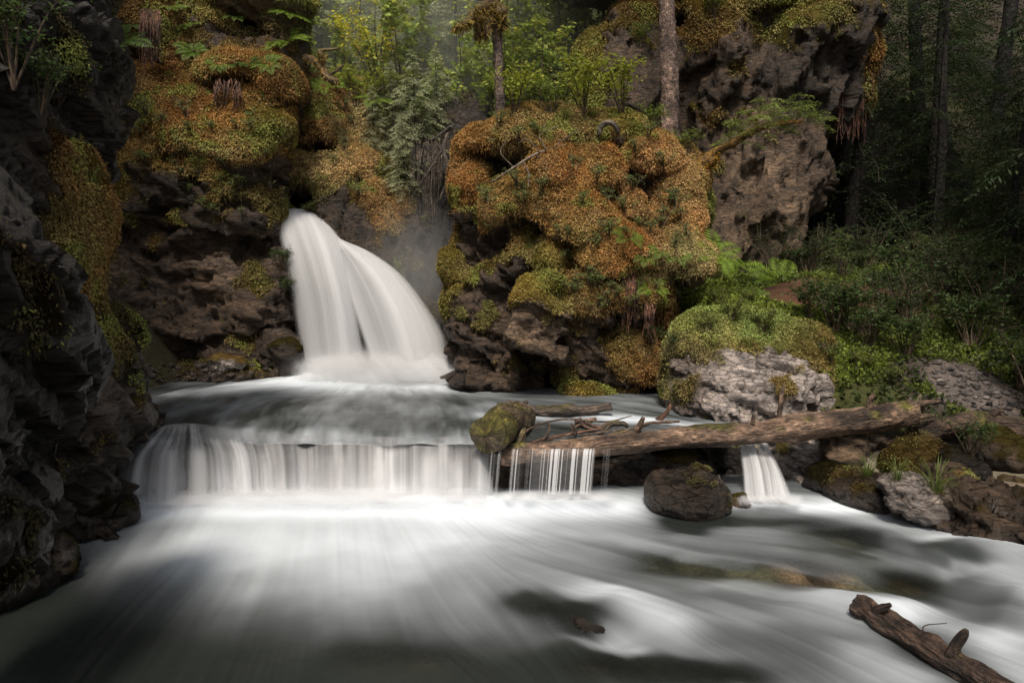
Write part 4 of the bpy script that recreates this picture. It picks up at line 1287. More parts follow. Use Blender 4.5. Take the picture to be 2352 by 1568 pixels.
log('fallen_log', 'short thick green-mossed log with its sawn-off end facing the weir', 'log',
    [(1118, 1000, 8.45, 44), (1140, 990, 8.75, 45), (1165, 975, 9.3, 44), (1190, 965, 9.9, 40)], (0.09, 0.065, 0.035), moss=(0.13, 0.115, 0.022), mossamt=0.34, seed=8, rough=0.14, groove=0.12, nseg=40, step=0.03)
log('driftwood', 'grey-brown forked driftwood limb stranded on the upper pool behind the long log', 'log',
    [(1142, 934, 10.6, 8), (1185, 932, 10.6, 12), (1225, 945, 10.55, 13), (1290, 942, 10.5, 11), (1350, 944, 10.5, 12), (1405, 934, 10.5, 9)], (0.14, 0.105, 0.08), moss=(0.09, 0.08, 0.02), mossamt=-0.1, seed=9, rough=0.3, groove=0.15,
    stubs=[[(1225, 945, 10.5, 9), (1212, 955, 10.4, 8), (1205, 965, 10.3, 5)], [(1200, 930, 10.6, 6), (1212, 920, 10.6, 4)]])
log('driftwood', 'small pinkish-brown forked driftwood branch in the water behind the long log', 'driftwood',
    [(1312, 985, 9.7, 5), (1335, 972, 9.75, 6), (1370, 962, 9.8, 5)], (0.26, 0.16, 0.12), seed=10,
    stubs=[[(1335, 972, 9.7, 5), (1350, 982, 9.6, 4), (1368, 985, 9.6, 3)], [(1320, 970, 9.7, 4), (1335, 960, 9.7, 3)], [(1345, 970, 9.7, 4), (1375, 980, 9.6, 3), (1395, 970, 9.6, 2)]])
log('driftwood', 'knobbly brown root piece lodged against the long log', 'driftwood',
    [(1376, 1004, 9.2, 5), (1385, 988, 9.25, 6), (1402, 974, 9.3, 7), (1430, 972, 9.3, 6), (1442, 980, 9.3, 4)], (0.09, 0.07, 0.045), moss=MOSSG, mossamt=-0.4, seed=11, rough=0.3)
log('driftwood', 'thin reddish stick lying slanted across the shallows behind the long log', 'driftwood',
    [(1215, 1018, 9.0, 4), (1260, 1006, 9.1, 4), (1320, 995, 9.2, 3.5), (1400, 980, 9.3, 2)], (0.20, 0.11, 0.07), seed=12)
log('driftwood', 'orange-brown broken root sticking up beside the pale boulder at the waterline', 'driftwood',
    [(1508, 966, 10.2, 6), (1524, 956, 10.2, 6), (1535, 942, 10.2, 4), (1540, 928, 10.2, 2)], (0.16, 0.07, 0.035), seed=13, rough=.3)
log('driftwood', 'splintered upright chunk of brown wood wedged behind the mossy log end', 'driftwood',
    [(1185, 1020, 8.9, 9), (1200, 1000, 8.95, 9), (1205, 985, 8.95, 5)], (0.13, 0.10, 0.05), moss=MOSSG, mossamt=0.0, seed=14, rough=.3)
for q_, (lb, pts, cl) in enumerate([
    ('thin brown twig arching over the mossy log end', [(1190, 1015, 9.0, 2.5), (1215, 985, 9.1, 2.5), (1245, 978, 9.2, 1.5)], (0.14, .09, .06)),
    ('grey stick pointing right from the middle of the tangle', [(1335, 1000, 9.15, 3), (1400, 990, 9.2, 2.5), (1480, 982, 9.3, 1.5)], (0.17, .13, .10)),
    ('short dark upright stub of wood in the tangle behind the long log', [(1318, 1010, 9.1, 4), (1322, 990, 9.1, 4), (1312, 972, 9.1, 2)], (0.08, .055, .04)),
    ('short pale stick standing out of the tangle behind the log end', [(1248, 1010, 9.0, 3), (1262, 985, 9.1, 3), (1256, 965, 9.1, 1.5)], (0.2, .14, .1)),
    ('long thin grey twig lying over the driftwood tangle', [(1230, 975, 9.6, 2.5), (1300, 962, 9.7, 2.5), (1390, 968, 9.7, 2), (1450, 955, 9.8, 1.2)], (0.18, .14, .11)),
    ('dark curved twig between the forked driftwood and the long log', [(1290, 1000, 9.2, 3), (1330, 990, 9.3, 3), (1385, 992, 9.3, 2)], (0.09, .06, .045)),
    ('brown half-sunk branch near the pale boulder waterline', [(1450, 985, 9.7, 4), (1490, 972, 9.8, 4), (1560, 968, 9.9, 3)], (0.15, .09, .06)),
    ('thin slanting stick leaning on the rounded boulder', [(1650, 1090, 8.4, 2.5), (1662, 1120, 8.3, 2), (1668, 1150, 8.2, 1.2)], (0.2, .15, .11))]):
    log('driftwood', lb, 'stick', pts, cl, seed=70 + q_, step=.02, nseg=8)
log('fallen_log', 'dark wet broken log rising from the rapids in the bottom right corner', 'log',
    [(1962, 1384, 5.42, 23), (2010, 1412, 5.3, 26), (2090, 1462, 4.98, 28), (2180, 1518, 4.66, 31), (2270, 1570, 4.38, 33), (2420, 1660, 3.98, 36)], (0.090, 0.055, 0.038), moss=(0.10, 0.08, 0.03), mossamt=-0.35, seed=15, rough=0.14, groove=0.30, nseg=44, step=0.02,
    stubs=[[(2005, 1408, 5.28, 12), (2025, 1396, 5.2, 10), (2045, 1388, 5.15, 5)], [(2186, 1506, 4.62, 15), (2198, 1478, 4.6, 13), (2216, 1452, 4.55, 9), (2222, 1446, 4.55, 4)],
           [(2160, 1500, 4.85, 2.5), (2140, 1470, 4.9, 2), (2110, 1450, 4.95, 1.6), (2085, 1425, 5.0, 1.2), 'twig'], [(2150, 1490, 4.85, 2), (2120, 1440, 4.9, 1.5), (2175, 1430, 4.9, 1), 'twig'],
           [(2190, 1510, 4.8, 2.5), (2230, 1530, 4.6, 2), (2290, 1560, 4.5, 1.2), 'twig'], [(2170, 1500, 4.8, 2), (2130, 1480, 4.9, 1.5), (2090, 1462, 5.0, 1), 'twig']])

# dead twigs and root loop on the outcrop, mossy leaning stems
log('dead_branch', 'thin bare pale branch slanting across the upper left of the mossy outcrop', 'branch',
    [(1130, 418, 12.7, 2), (1180, 385, 12.65, 2.5), (1240, 350, 12.75, 3), (1300, 335, 13.0, 3)], (0.26, 0.21, 0.16), seed=16,
    stubs=[[(1200, 372, 12.65, 2), (1215, 400, 12.55, 1.5), (1213, 430, 12.5, 1), 'twig'], [(1180, 385, 12.65, 1.5), (1150, 350, 12.7, 1), (1165, 320, 12.8, .8), 'twig'], [(1240, 350, 12.7, 1.5), (1210, 320, 12.75, 1), (1190, 330, 12.8, .8), 'twig'],
           [(1255, 345, 12.7, 1.5), (1240, 310, 12.9, 1), (1280, 290, 13.0, .8), 'twig'], [(1270, 340, 12.8, 1.5), (1310, 310, 12.9, 1), (1330, 300, 13, .8), 'twig'], [(1230, 355, 12.7, 1.5), (1260, 380, 12.6, 1), (1250, 410, 12.5, .8), 'twig']])
log('tree_root', 'small hooked loop of bare root on top of the mossy outcrop', 'root',
    [(1376, 312, 13.2, 5), (1380, 292, 13.2, 6), (1396, 282, 13.15, 6), (1412, 288, 13.15, 6), (1420, 308, 13.2, 5)], (0.17, 0.14, 0.11), seed=17)
lean = log('leaning_sapling', 'hemlock sapling leaning out on an arching moss-sleeved stem right of the outcrop', 'sapling',
    [(1555, 418, 13.6, 6), (1590, 392, 13.5, 12), (1625, 370, 13.4, 17), (1645, 350, 13.35, 8), (1690, 325, 13.2, 9), (1730, 300, 13.1, 8), (1780, 285, 13.0, 5), (1840, 280, 13.0, 3)], (0.26, 0.14, 0.025), moss=(0.24, 0.14, 0.02), mossamt=0.3, seed=18, rough=0.2, groove=.12, step=.02)
log('dead_branch', 'crooked mossy dead branch poking out above the mound behind the waterfall', 'branch',
    [(700, 130, 16.6, 5), (730, 145, 16.5, 6), (750, 175, 16.4, 7), (775, 190, 16.4, 6)], (0.17, 0.12, 0.05), moss=MOSSO, mossamt=0.2, seed=19, rough=.4,
    stubs=[[(735, 150, 16.5, 6), (740, 130, 16.4, 6), (735, 118, 16.4, 4), (780, 112, 16.4, 2), 'twig'], [(755, 175, 16.4, 4), (790, 150, 16.3, 2), 'twig']])
log('dead_branch', 'bare drooping branch hanging in the dark slot left of the outcrop', 'branch',
    [(1035, 290, 16.5, 4), (1020, 340, 16.3, 4), (1030, 400, 16.2, 3), (1010, 460, 16.2, 2)], (0.13, 0.10, 0.08), seed=20,
    stubs=[[(1020, 340, 16.3, 3), (980, 400, 16.2, 2), (960, 430, 16.2, 1), 'twig'], [(1028, 370, 16.3, 3), (1050, 420, 16, 2), (1040, 520, 16, 1), 'twig'], [(1035, 290, 16.4, 3), (990, 320, 16.3, 2), (960, 300, 16.3, 1), 'twig']])


def conifer_arrays(seed, H, rad, nb, h0=0.0, tw=0.11, sub=3, col=(0.075, 0.10, 0.035), droop=0.35, dens=1.0, subl=0.10, subw=0.014, top=0.12):
    r = np.random.default_rng(seed)
    Bs, Ds, Ss, Ls, Ws, Cs = [], [], [], [], [], []
    for i in range(nb):
        f = (i + r.random()) / nb
        h = h0 + (H - h0) * f
        az = i * 2.39996 + r.normal() * 0.4
        L = (rad * (1 - f) ** 0.75 + top) * r.uniform(0.65, 1.15)
        n = max(3, int(L / tw * dens))
        t = np.linspace(0.12, 1, n)
        out = np.array([math.cos(az), math.sin(az), 0]); side = np.array([-out[1], out[0], 0])
        rise = r.uniform(-0.05, 0.30)
        base = np.array([0, 0, h])
        pts = base + out * (t * L)[:, None] + np.array([0, 0, 1.0]) * ((rise * t - droop * t ** 2) * L)[:, None] + side * (0.08 * L * np.sin(t * 3 + r.random() * 6))[:, None]
        tang = unit(out + np.array([0, 0, 1.0]) * (rise - 2 * droop * t)[:, None])
        # stem of the branch
        Bs.append(pts[:-1]); dv = pts[1:] - pts[:-1]; l = np.linalg.norm(dv, axis=1); Ds.append(unit(dv)); Ss.append(np.tile(side, (n - 1, 1))); Ls.append(l * 1.1); Ws.append(np.full(n - 1, 0.006 + 0.004 * L)); Cs.append(np.tile([0.06, 0.045, 0.03], (n - 1, 1)))
        bc = np.array(col) * np.clip(r.normal(1, 0.22), 0.5, 1.6)
        for sg in (1, -1):
            tl = (0.42 * L * (1 - t) ** 0.7 + 0.07) * r.uniform(0.6, 1.2, n)
            td = unit(tang * 0.75 + side * sg * 0.9 + np.array([0, 0, 1.0]) * r.normal(-0.12, 0.18, n)[:, None])
            for s_ in range(sub):
                u_ = (s_ + 0.5 * r.random(n)) / sub
                p0 = pts + td * (tl * u_)[:, None] - np.array([0, 0, 1.0]) * (0.25 * tl * u_ ** 2)[:, None]
                for s2 in (1, -1):
                    d2 = unit(td * 1.0 + np.cross(td, [0, 0, 1.0]) * s2 * 0.75 + r.normal(size=(n, 3)) * 0.16 + np.array([0, 0, -0.15]))
                    sd_ = unit(np.cross(d2, np.array([0, 0, 1.0]) + r.normal(size=(n, 3)) * 0.35))
                    Bs.append(p0); Ds.append(d2); Ss.append(sd_); Ls.append(np.minimum(tl * 0.7, subl) * r.uniform(.7, 1.5, n)); Ws.append(np.full(n, subw) * r.uniform(.7, 1.3, n))
                    Cs.append(bc * np.clip(r.normal(1, .25, (n, 1)), .4, 1.8) * (0.85 + 0.4 * u_[:, None]))
    B, D, S, L, W, C = map(np.concatenate, (Bs, Ds, Ss, Ls, Ws, Cs))
    V, F = leaf_quads(B, D, S, L, W, 0.2)
    return V, F, np.repeat(C, 4, 0)


def make_tree(name, H, rad, nb, tr, seed, h0=0.0, **kw):
    root = empty(name)
    wood_obj('trunk', [[0, 0, -0.6, tr * 1.25], [0.02, 0, H * 0.3, tr], [-.03, 0.02, H * 0.65, tr * 0.55], [0, 0, H, tr * 0.12]], (0.024, 0.018, 0.015), parent=root, nseg=10, step=0.3, seed=seed)
    V, F, C = conifer_arrays(seed, H, rad, nb, h0, **kw)
    mk('crown', V, F, M_leaf, {'col': C}, smooth=False, parent=root)
    return root


def dup(root, loc, rz=0.0, s=1.0, tilt=(0, 0)):
    r = root.copy(); COL.objects.link(r)
    r.rotation_mode = 'ZYX'
    r.location = [float(v) for v in loc]; r.rotation_euler = (tilt[0], tilt[1], rz); r.scale = (s, s, s)
    for ch in root.children:
        c = ch.copy(); COL.objects.link(c); c.parent = r
    return r


_used = set()


def put(proto, loc, rz, s, label=None, cat=None, group=None, tilt=(0, 0)):
    if proto.name not in _used:
        _used.add(proto.name)
        o = proto
        o.rotation_mode = 'ZYX'
        o.location = [float(v) for v in loc]; o.rotation_euler = (tilt[0], tilt[1], rz); o.scale = (s, s, s)
    else:
        o = dup(proto, loc, rz, s, tilt)
    for k_ in ('label', 'category', 'group'):
        if k_ in o: del o[k_]
    return tag(o, label, cat, group)


def hit(px, py, ymin=0.0):
    """first rock or ground surface met along a direction of view"""
    d = Vector(P(px, py, 10.0)) - Vector((0, 0, CAM_H)); d.normalize()
    best = None
    o0 = Vector((0, 0, CAM_H))
    if ymin: o0 = o0 + d * (ymin / d.y)
    for b_ in BVHS:
        h_ = b_.ray_cast(o0, d, 90)
        if h_[0] is not None and (best is None or h_[3] < best[2]):
            best = (np.array(h_[0]), np.array(h_[1]), h_[3])
    return best


def gz(x, y):
    return float(ground_z(np.array([float(x)]), np.array([float(y)]))[0])


# ---- the two standing trunks
def big_tree(label, path, col, crownH, rad, seed, br=()):
    root = empty('spruce_tree')
    w = pxpath(path)
    w.append([w[-1][0] + 0.1, w[-1][1] + 0.3, w[-1][2] + 3.0, w[-1][3] * 0.8]); w.append([w[-1][0], w[-1][1], w[-1][2] + 4.0, w[-1][3] * 0.3])
    wood_obj('trunk', w, col, parent=root, nseg=36, step=0.035, seed=seed, rough=0.04, groove=0.09)
    V, F, C = conifer_arrays(seed, crownH, rad * .75, 40, 0, col=(0.07, 0.09, 0.03), tw=.14)
    b0 = np.array(w[-2][:3]) - np.array([0, 0, 0.3])
    mk('crown', V + b0, F, M_leaf, {'col': C}, smooth=False, parent=root)
    for i, bpth in enumerate(br):
        wood_obj('branch', pxpath(bpth), (0.12, 0.08, 0.04), parent=root, nseg=10, step=.03, moss=(0.17, 0.12, 0.02), mossamt=0.45, seed=seed + i, rough=.5, groove=.3)
    rebase(root, w[0][:3])
    return tag(root, label, 'tree')


big_tree('straight brown-barked spruce trunk rising from the top of the mossy outcrop', [(1545, 365, 15.2, 25), (1540, 310, 15.2, 21), (1537, 180, 15.2, 20), (1533, 60, 15.2, 18), (1530, -60, 15.2, 17)], (0.20, 0.135, 0.105), 7, 2.2, 31)
big_tree('slim dark tree trunk with moss-draped branches behind the outcrop', [(1150, 300, 15.8, 13), (1148, 220, 15.8, 11), (1143, 100, 15.8, 11), (1137, 0, 15.8, 11), (1134, -80, 15.8, 10)], (0.12, 0.085, 0.065), 7, 2.0, 32,
         br=[[(1138, 10, 15.7, 7), (1115, 30, 15.5, 9), (1102, 50, 15.4, 9), (1096, 92, 15.4, 4)], [(1138, 0, 15.7, 8), (1100, 22, 15.3, 7), (1075, 48, 15.1, 6), (1045, 65, 15.0, 3)],
             [(1136, 10, 15.7, 8), (1120, 45, 15.5, 7), (1118, 80, 15.4, 5), (1112, 95, 15.4, 2)], [(1138, 20, 15.8, 8), (1152, 30, 15.6, 8), (1157, 70, 15.6, 3)]])


def moss_drape(parent, paths, n, L, col, seed):
    """hanging moss along a branch"""
    r = np.random.default_rng(seed); Bs = []
    for p in paths:
        w = np.array(pxpath(p)); c = cr(w, r.random(n))
        Bs.append(c[:, :3] + unit(r.normal(size=(n, 3))) * c[:, 3:4] * .9)
    B = np.concatenate(Bs); m = len(B)
    D = unit(r.normal(size=(m, 3)) * .65 + [0, 0, -1]); S = unit(np.cross(D, r.normal(size=(m, 3))))
    l = L * r.uniform(.3, 1.3, m) * (r.random(m) ** 1.5 * 1.2 + .2)
    V, F = leaf_quads(B, D, S, l, np.full(m, .012), .2)
    C = np.array(col) * np.clip(r.normal(1, .35, (m, 1)), .3, 2)
    o = mk('hanging_moss', V, F, M_moss, {'col': np.repeat(C, 4, 0)}, smooth=False, parent=parent)
    o.location = o.location - parent.location


_slim = [o for o in bpy.data.objects if o.get('label', '').startswith('slim dark')][0]
moss_drape(_slim, [[(1138, 5, 15.7, 10), (1115, 30, 15.5, 14), (1100, 50, 15.4, 12), (1096, 85, 15.4, 6)], [(1138, 0, 15.7, 8), (1100, 20, 15.3, 10), (1075, 48, 15.1, 8), (1045, 65, 15.0, 3)],
                   [(1136, 10, 15.7, 12), (1120, 45, 15.5, 10), (1112, 85, 15.4, 4)], [(1138, 20, 15.8, 14), (1152, 30, 15.6, 12), (1155, 60, 15.6, 5)]], 1400, .17, (0.20, 0.135, 0.03), 3)
moss_drape(lean, [[(1560, 415, 13.6, 6), (1590, 392, 13.5, 12), (1625, 370, 13.4, 17), (1645, 352, 13.35, 8)]], 1600, .12, (0.36, 0.20, 0.03), 4)
_sn = [o for o in bpy.data.objects if o.get('label', '').startswith('crooked mossy')][0]
moss_drape(_sn, [[(700, 130, 16.6, 5), (730, 145, 16.5, 6), (750, 175, 16.4, 7), (775, 190, 16.4, 6)], [(735, 150, 16.5, 6), (740, 130, 16.4, 6), (735, 118, 16.4, 4)]], 900, .12, (0.28, 0.19, 0.06), 5)
# ================================================================ PLANTS
def fern_mesh(name, seed, n=9, L=0.55, col=(0.13, 0.20, 0.03), pin=22):
    r = np.random.default_rng(seed)
    Bs, Ds, Ss, Ls, Ws, Cs = [], [], [], [], [], []
    for i in range(n):
        az = i * 2 * np.pi / n + r.normal() * 0.25
        out = np.array([math.cos(az), math.sin(az), 0]); side = np.array([-out[1], out[0], 0]); up = np.array([0, 0, 1.0])
        l = L * r.uniform(.7, 1.15); e = r.uniform(0.5, 1.1)
        t = np.linspace(0.1, 1, pin)
        pts = out * (t * l * 0.85)[:, None] + up * ((e * t - 0.85 * e * t ** 2) * l)[:, None]
        tang = unit(np.gradient(pts, axis=0))
        Bs.append(pts); Ds.append(tang); Ss.append(np.tile(side, (pin, 1))); Ls.append(np.full(pin, l / pin * 1.2)); Ws.append(np.full(pin, 0.004)); Cs.append(np.tile(np.array(col) * .8, (pin, 1)))
        for sg in (1, -1):
            pl = l * 0.24 * np.sin(np.clip(t * 0.92 + 0.1, 0, 1) * np.pi) ** 0.7 + 0.012
            d = unit(side * sg + tang * 0.35 + up * r.normal(-0.1, .08, pin)[:, None])
            Bs.append(pts); Ds.append(d); Ss.append(tang); Ls.append(pl); Ws.append(pl * 0.0 + l / pin * 0.30); Cs.append(np.array(col) * np.clip(r.normal(1, .15, (pin, 1)), .6, 1.5))
    B, D, S, L_, W, C = map(np.concatenate, (Bs, Ds, Ss, Ls, Ws, Cs))
    V, F = leaf_quads(B, D, S, L_, W, 0.15)
    return mk(name, V, F, M_leaf, {'col': np.repeat(C, 4, 0)}, smooth=False)


def shrub(name, seed, H=0.8, spread=0.45, nst=9, leaf=0.05, nl=420, col=(0.12, 0.15, 0.03), var=0.25, upright=0.6, stemc=(0.10, 0.07, 0.045), aspect=0.30, flat=0.6):
    root = empty(name)
    r = np.random.default_rng(seed)
    Vs, Fs, off = [], [], 0
    tips = []
    for i in range(nst):
        az = r.random() * 6.28; sp = spread * r.uniform(.2, 1)
        e = np.array([math.cos(az) * sp, math.sin(az) * sp, H * r.uniform(.55, 1)])
        m = e * 0.5 + np.array([0, 0, H * 0.12]) + r.normal(size=3) * 0.04 * H
        pth = [[0, 0, -.05, .008 + .006 * H], [*m, .005 + .003 * H], [*e, .002]]
        V, F, _, t, _ = tube(pth, nseg=5, step=H / 9, cap=False)
        Vs.append(V); Fs.append(F + off); off += len(V)
        c = cr(np.array(pth), np.linspace(.3, 1, 12))[:, :3]
        tips.append(c)
        for k_ in range(4):
            a = c[r.integers(3, 11)]; d = unit(np.array([r.normal(), r.normal(), abs(r.normal()) * .6])) * spread * r.uniform(.3, .6)
            pth = [[*a, .004], [*(a + d * .5 + [0, 0, .02]), .003], [*(a + d), .0015]]
            V, F, _, t, _ = tube(pth, nseg=4, step=H / 9, cap=False)
            Vs.append(V); Fs.append(F + off); off += len(V)
            tips.append(cr(np.array(pth), np.linspace(.2, 1, 8))[:, :3])
    V = np.concatenate(Vs); F = np.concatenate(Fs)
    mk('stem', V, F, M_bark, {'col': np.tile(stemc, (len(V), 1))}, parent=root, uv=V[:, :2])
    T = np.concatenate(tips)
    idx = r.integers(0, len(T), nl)
    B = T[idx] + r.normal(size=(nl, 3)) * leaf * 0.5
    D = unit(r.normal(size=(nl, 3)) * np.array([1, 1, .35]) + np.array([0, 0, -.15]) + unit(B * np.array([1, 1, 0])) * 0.6)
    S = unit(np.cross(D, np.array([0, 0, 1.0]) * flat + r.normal(size=(nl, 3)) * 0.35))
    Ll = leaf * r.uniform(.6, 1.3, nl)
    V, F = leaf_quads(B, D, S, Ll, Ll * aspect, .2)
    C = np.array(col) * np.clip(r.normal(1, var, (nl, 1)), .4, 1.9) * np.stack([1 + r.normal(0, .1, nl), np.ones(nl), np.ones(nl)], 1)
    mk('foliage', V, F, M_leaf, {'col': np.repeat(C, 4, 0)}, smooth=False, parent=root)
    return root


def tuft(name, seed, n=70, L=0.28, col=(0.13, 0.17, 0.04)):
    r = np.random.default_rng(seed)
    az = r.random(n) * 6.28; lean = r.uniform(.1, 1.0, n)
    o = np.stack([np.cos(az), np.sin(az), 0 * az], 1)
    B = o * (r.random(n) * 0.06)[:, None]
    l = L * r.uniform(.5, 1.2, n)
    M = B + (unit(o * lean[:, None] * .6 + [0, 0, 1]) * l[:, None] * .55)
    S = np.stack([-o[:, 1], o[:, 0], 0 * az], 1)
    V1, F1 = leaf_quads(B, unit(M - B), S, l * .7, np.full(n, .004), .1)
    d2 = unit(o * (lean * 1.6)[:, None] + [0, 0, .35])
    V2, F2 = leaf_quads(M, d2, S, l * .6, np.full(n, .004), .1)
    C = np.array(col) * np.clip(r.normal(1, .25, (n, 1)), .5, 1.8)
    C = np.concatenate([np.repeat(C, 4, 0)] * 2)
    return mk(name, np.concatenate([V1, V2]), np.concatenate([F1, F2 + len(V1)]), M_leaf, {'col': C}, smooth=False)


pr = np.random.default_rng(99)
fern_b = [fern_mesh('fern', 1, 9, .62, (0.20, 0.30, 0.035)), fern_mesh('fern', 2, 8, .5, (0.15, 0.24, 0.035)), fern_mesh('fern', 3, 10, .55, (0.09, 0.15, 0.03))]
G_ = None
# (px, py, scale, variant, label)
ferns = [
    (660, 95, 1.5, 0, 'large bright yellow-green fern at the top right corner of the left wall'),
    (655, 35, 1.2, 0, 'bright fern above the largest one at the top of the left wall'),
    (430, 60, 1.2, 1, 'green fern hanging over the reddish roots on the left wall'),
    (445, 120, 1.4, 1, 'wide green fern just right of the reddish hanging roots'),
    (500, 150, 1.2, 1, 'green fern above the orange shelf of the left wall'),
    (395, 20, 1.2, 1, 'fern at the top frame edge above the reddish hanging roots'),
    (540, 40, 1.0, 1, 'fern left of the dark hollow near the top of the left wall'),
    (620, 150, 1.3, 1, 'fern fringe under the dark hollow on the left wall'),
    (570, 148, 1.1, 2, 'dark green fern clump directly under the dark hollow'),
    (300, 60, 1.0, 2, 'dim fern on the upper left wall left of the reddish roots'),
    (280, 100, 1.0, 2, 'dim fern lower on the shaded left edge of the far wall'),
    (470, 215, .5, 1, 'tiny fern alone in the orange moss of the left wall'),
    (575, 255, .5, 2, 'small dark leafy fern in the notch under the orange shelf'),
    (1440, 545, 1.1, 1, 'green fern in the middle of the mossy outcrop'),
    (1405, 520, .8, 1, 'small fern up and left of the middle fern on the outcrop'),
    (1480, 590, 1.1, 1, 'fern growing just above the reddish roots of the outcrop'),
    (1520, 575, 1.0, 1, 'fern right of the reddish roots on the outcrop'),
    (1500, 660, .8, 0, 'single bright fern low on the right side of the outcrop'),
    (1560, 590, .8, 1, 'fern at the right edge of the outcrop above the path'),
    (1340, 440, .5, 2, 'tiny dark fern in the upper middle of the outcrop'),
    (1640, 585, 1.1, 0, 'bright fern between the outcrop and the rear cliff'),
    (1700, 600, 1.2, 0, 'bright low fern at the foot of the grey slab'),
    (1660, 640, 1.2, 0, 'spreading bright fern on the slope above the grassy boulder'),
    (1620, 650, 1.0, 1, 'green fern on the slope beside the right side of the outcrop'),
    (1790, 650, 1.5, 0, 'tall arching bright fern beside the reddish path'),
    (1740, 690, 1.1, 1, 'fern in front of the tall arching one beside the path'),
    (1960, 640, 1.2, 2, 'dark fern at the back edge of the undergrowth right of the path'),
    (2060, 650, 1.2, 2, 'dim fern at the foot of the dark forest'),
    (800, 190, 1.3, 1, 'fern on top of the mossy mound behind the waterfall'),
    (860, 230, 1.3, 0, 'fern right of the mossy mound behind the waterfall'),
    (745, 200, 1.2, 0, 'bright fern at the left of the mossy mound top'),
    (1000, 280, 1.3, 1, 'fern at the rim of the dark slot behind the waterfall'),
]
for px, py, s_, vr, lb in ferns:
    h_ = hit(px, py)
    if h_ is None: continue
    p = h_[0] - np.array([0, -.02, 0.02])
    o = put(fern_b[vr], p, pr.random() * 6.28, s_ * (1.1 if px > 1600 else .85), lb, 'fern', tilt=(R(42) + pr.normal() * .15, pr.normal() * .2))

# ---- conifers behind: individual trees on the hillside
tree_p = [make_tree('hemlock_tree', 9.0, 2.4, 110, .13, 201, col=(0.30, 0.34, 0.16), subw=.02, subl=.13),  # hemlock leaf colours lifted paler than real foliage to stand in for haze
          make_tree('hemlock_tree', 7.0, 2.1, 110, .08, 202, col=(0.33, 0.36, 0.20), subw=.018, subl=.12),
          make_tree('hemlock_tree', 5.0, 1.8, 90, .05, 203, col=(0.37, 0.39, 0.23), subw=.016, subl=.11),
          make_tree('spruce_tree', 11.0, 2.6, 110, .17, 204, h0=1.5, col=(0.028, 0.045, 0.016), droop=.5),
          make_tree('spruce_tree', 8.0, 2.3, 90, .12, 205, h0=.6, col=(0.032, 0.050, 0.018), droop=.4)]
hs = [  # x, y, variant, scale
    (-5.7, 19.6, 2, 1.1), (-4.9, 20.6, 1, 1.1), (-3.9, 19.8, 2, 1.2), (-3.1, 20.8, 1, 1.15), (-2.3, 19.6, 2, 1.25), (-1.5, 20.6, 1, 1.2), (-0.8, 19.8, 2, 1.2), (0.0, 21.0, 1, 1.1), (0.9, 20.2, 2, 1.2), (2.0, 21.4, 1, 1.1), (3.0, 21.8, 2, 1.3),
    (-7.2, 21.0, 1, 1.2), (-6.2, 22.6, 0, 1.1), (-4.4, 23.0, 0, 1.1), (-2.6, 22.8, 0, 1.15), (-0.8, 23.0, 0, 1.1), (1.0, 23.4, 0, 1.1), (2.8, 24.0, 0, 1.0),
    (-7.5, 25.0, 0, 1.2), (-5.4, 26.0, 0, 1.2), (-3.2, 26.2, 0, 1.2), (-1.0, 26.4, 0, 1.2), (1.4, 26.6, 0, 1.2), (4.0, 27.0, 0, 1.2), (6.5, 27.5, 0, 1.2),
    (-11, 24, 3, 1.0), (-9.4, 22.0, 4, 1.1), (-12.5, 21, 3, .9), (-9.5, 29, 3, 1.2), (-5.5, 31, 3, 1.2), (-1.5, 31, 3, 1.2), (2.5, 31, 3, 1.2), (6.5, 32.5, 3, 1.2),
    (-13.5, 30, 3, 1.2), (9, 32, 3, 1.2), (12.5, 31, 3, 1.2),
]
lab_back = {0: 'tall soft grey-green hemlock in the stand of trees filling the hillside behind the waterfall', 1: 'mid-sized grey-green hemlock in the stand filling the hillside behind the waterfall',
            2: 'small pale feathery hemlock at the front of the stand behind the waterfall', 3: 'dark spruce at the back of the forest behind the rocks', 4: 'smaller dark spruce at the back of the forest behind the rocks'}
for x, y, vr, s_ in hs:
    put(tree_p[vr], (x, y, gz(x, y) - .1), pr.random() * 6.28, s_, lab_back[vr], 'tree', 'forest trees on the hillside behind the falls', tilt=(pr.normal() * .05, pr.normal() * .05))
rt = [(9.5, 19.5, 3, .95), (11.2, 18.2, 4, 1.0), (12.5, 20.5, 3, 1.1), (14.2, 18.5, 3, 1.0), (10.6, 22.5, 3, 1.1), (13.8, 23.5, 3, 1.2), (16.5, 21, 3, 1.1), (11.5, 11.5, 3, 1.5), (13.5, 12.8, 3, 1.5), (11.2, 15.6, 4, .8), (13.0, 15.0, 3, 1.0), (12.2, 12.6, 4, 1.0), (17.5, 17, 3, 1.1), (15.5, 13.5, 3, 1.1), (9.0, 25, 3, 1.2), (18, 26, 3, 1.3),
      (10.3, 9.5, 3, 1.4), (12.5, 7.0, 3, 1.5), (9.5, 5.5, 3, 1.5), (10.5, 2.0, 3, 1.1), (14, 10, 3, 1.2)]  # outer trees beyond the frame, added as canopy to darken the right side
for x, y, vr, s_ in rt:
    put(tree_p[vr], (x, y, gz(x, y) - .1), pr.random() * 6.28, s_, 'dark spruce in the shaded forest to the right of the overhanging cliff', 'tree', 'dark forest trees at the right', tilt=(pr.normal() * .04, pr.normal() * .04))
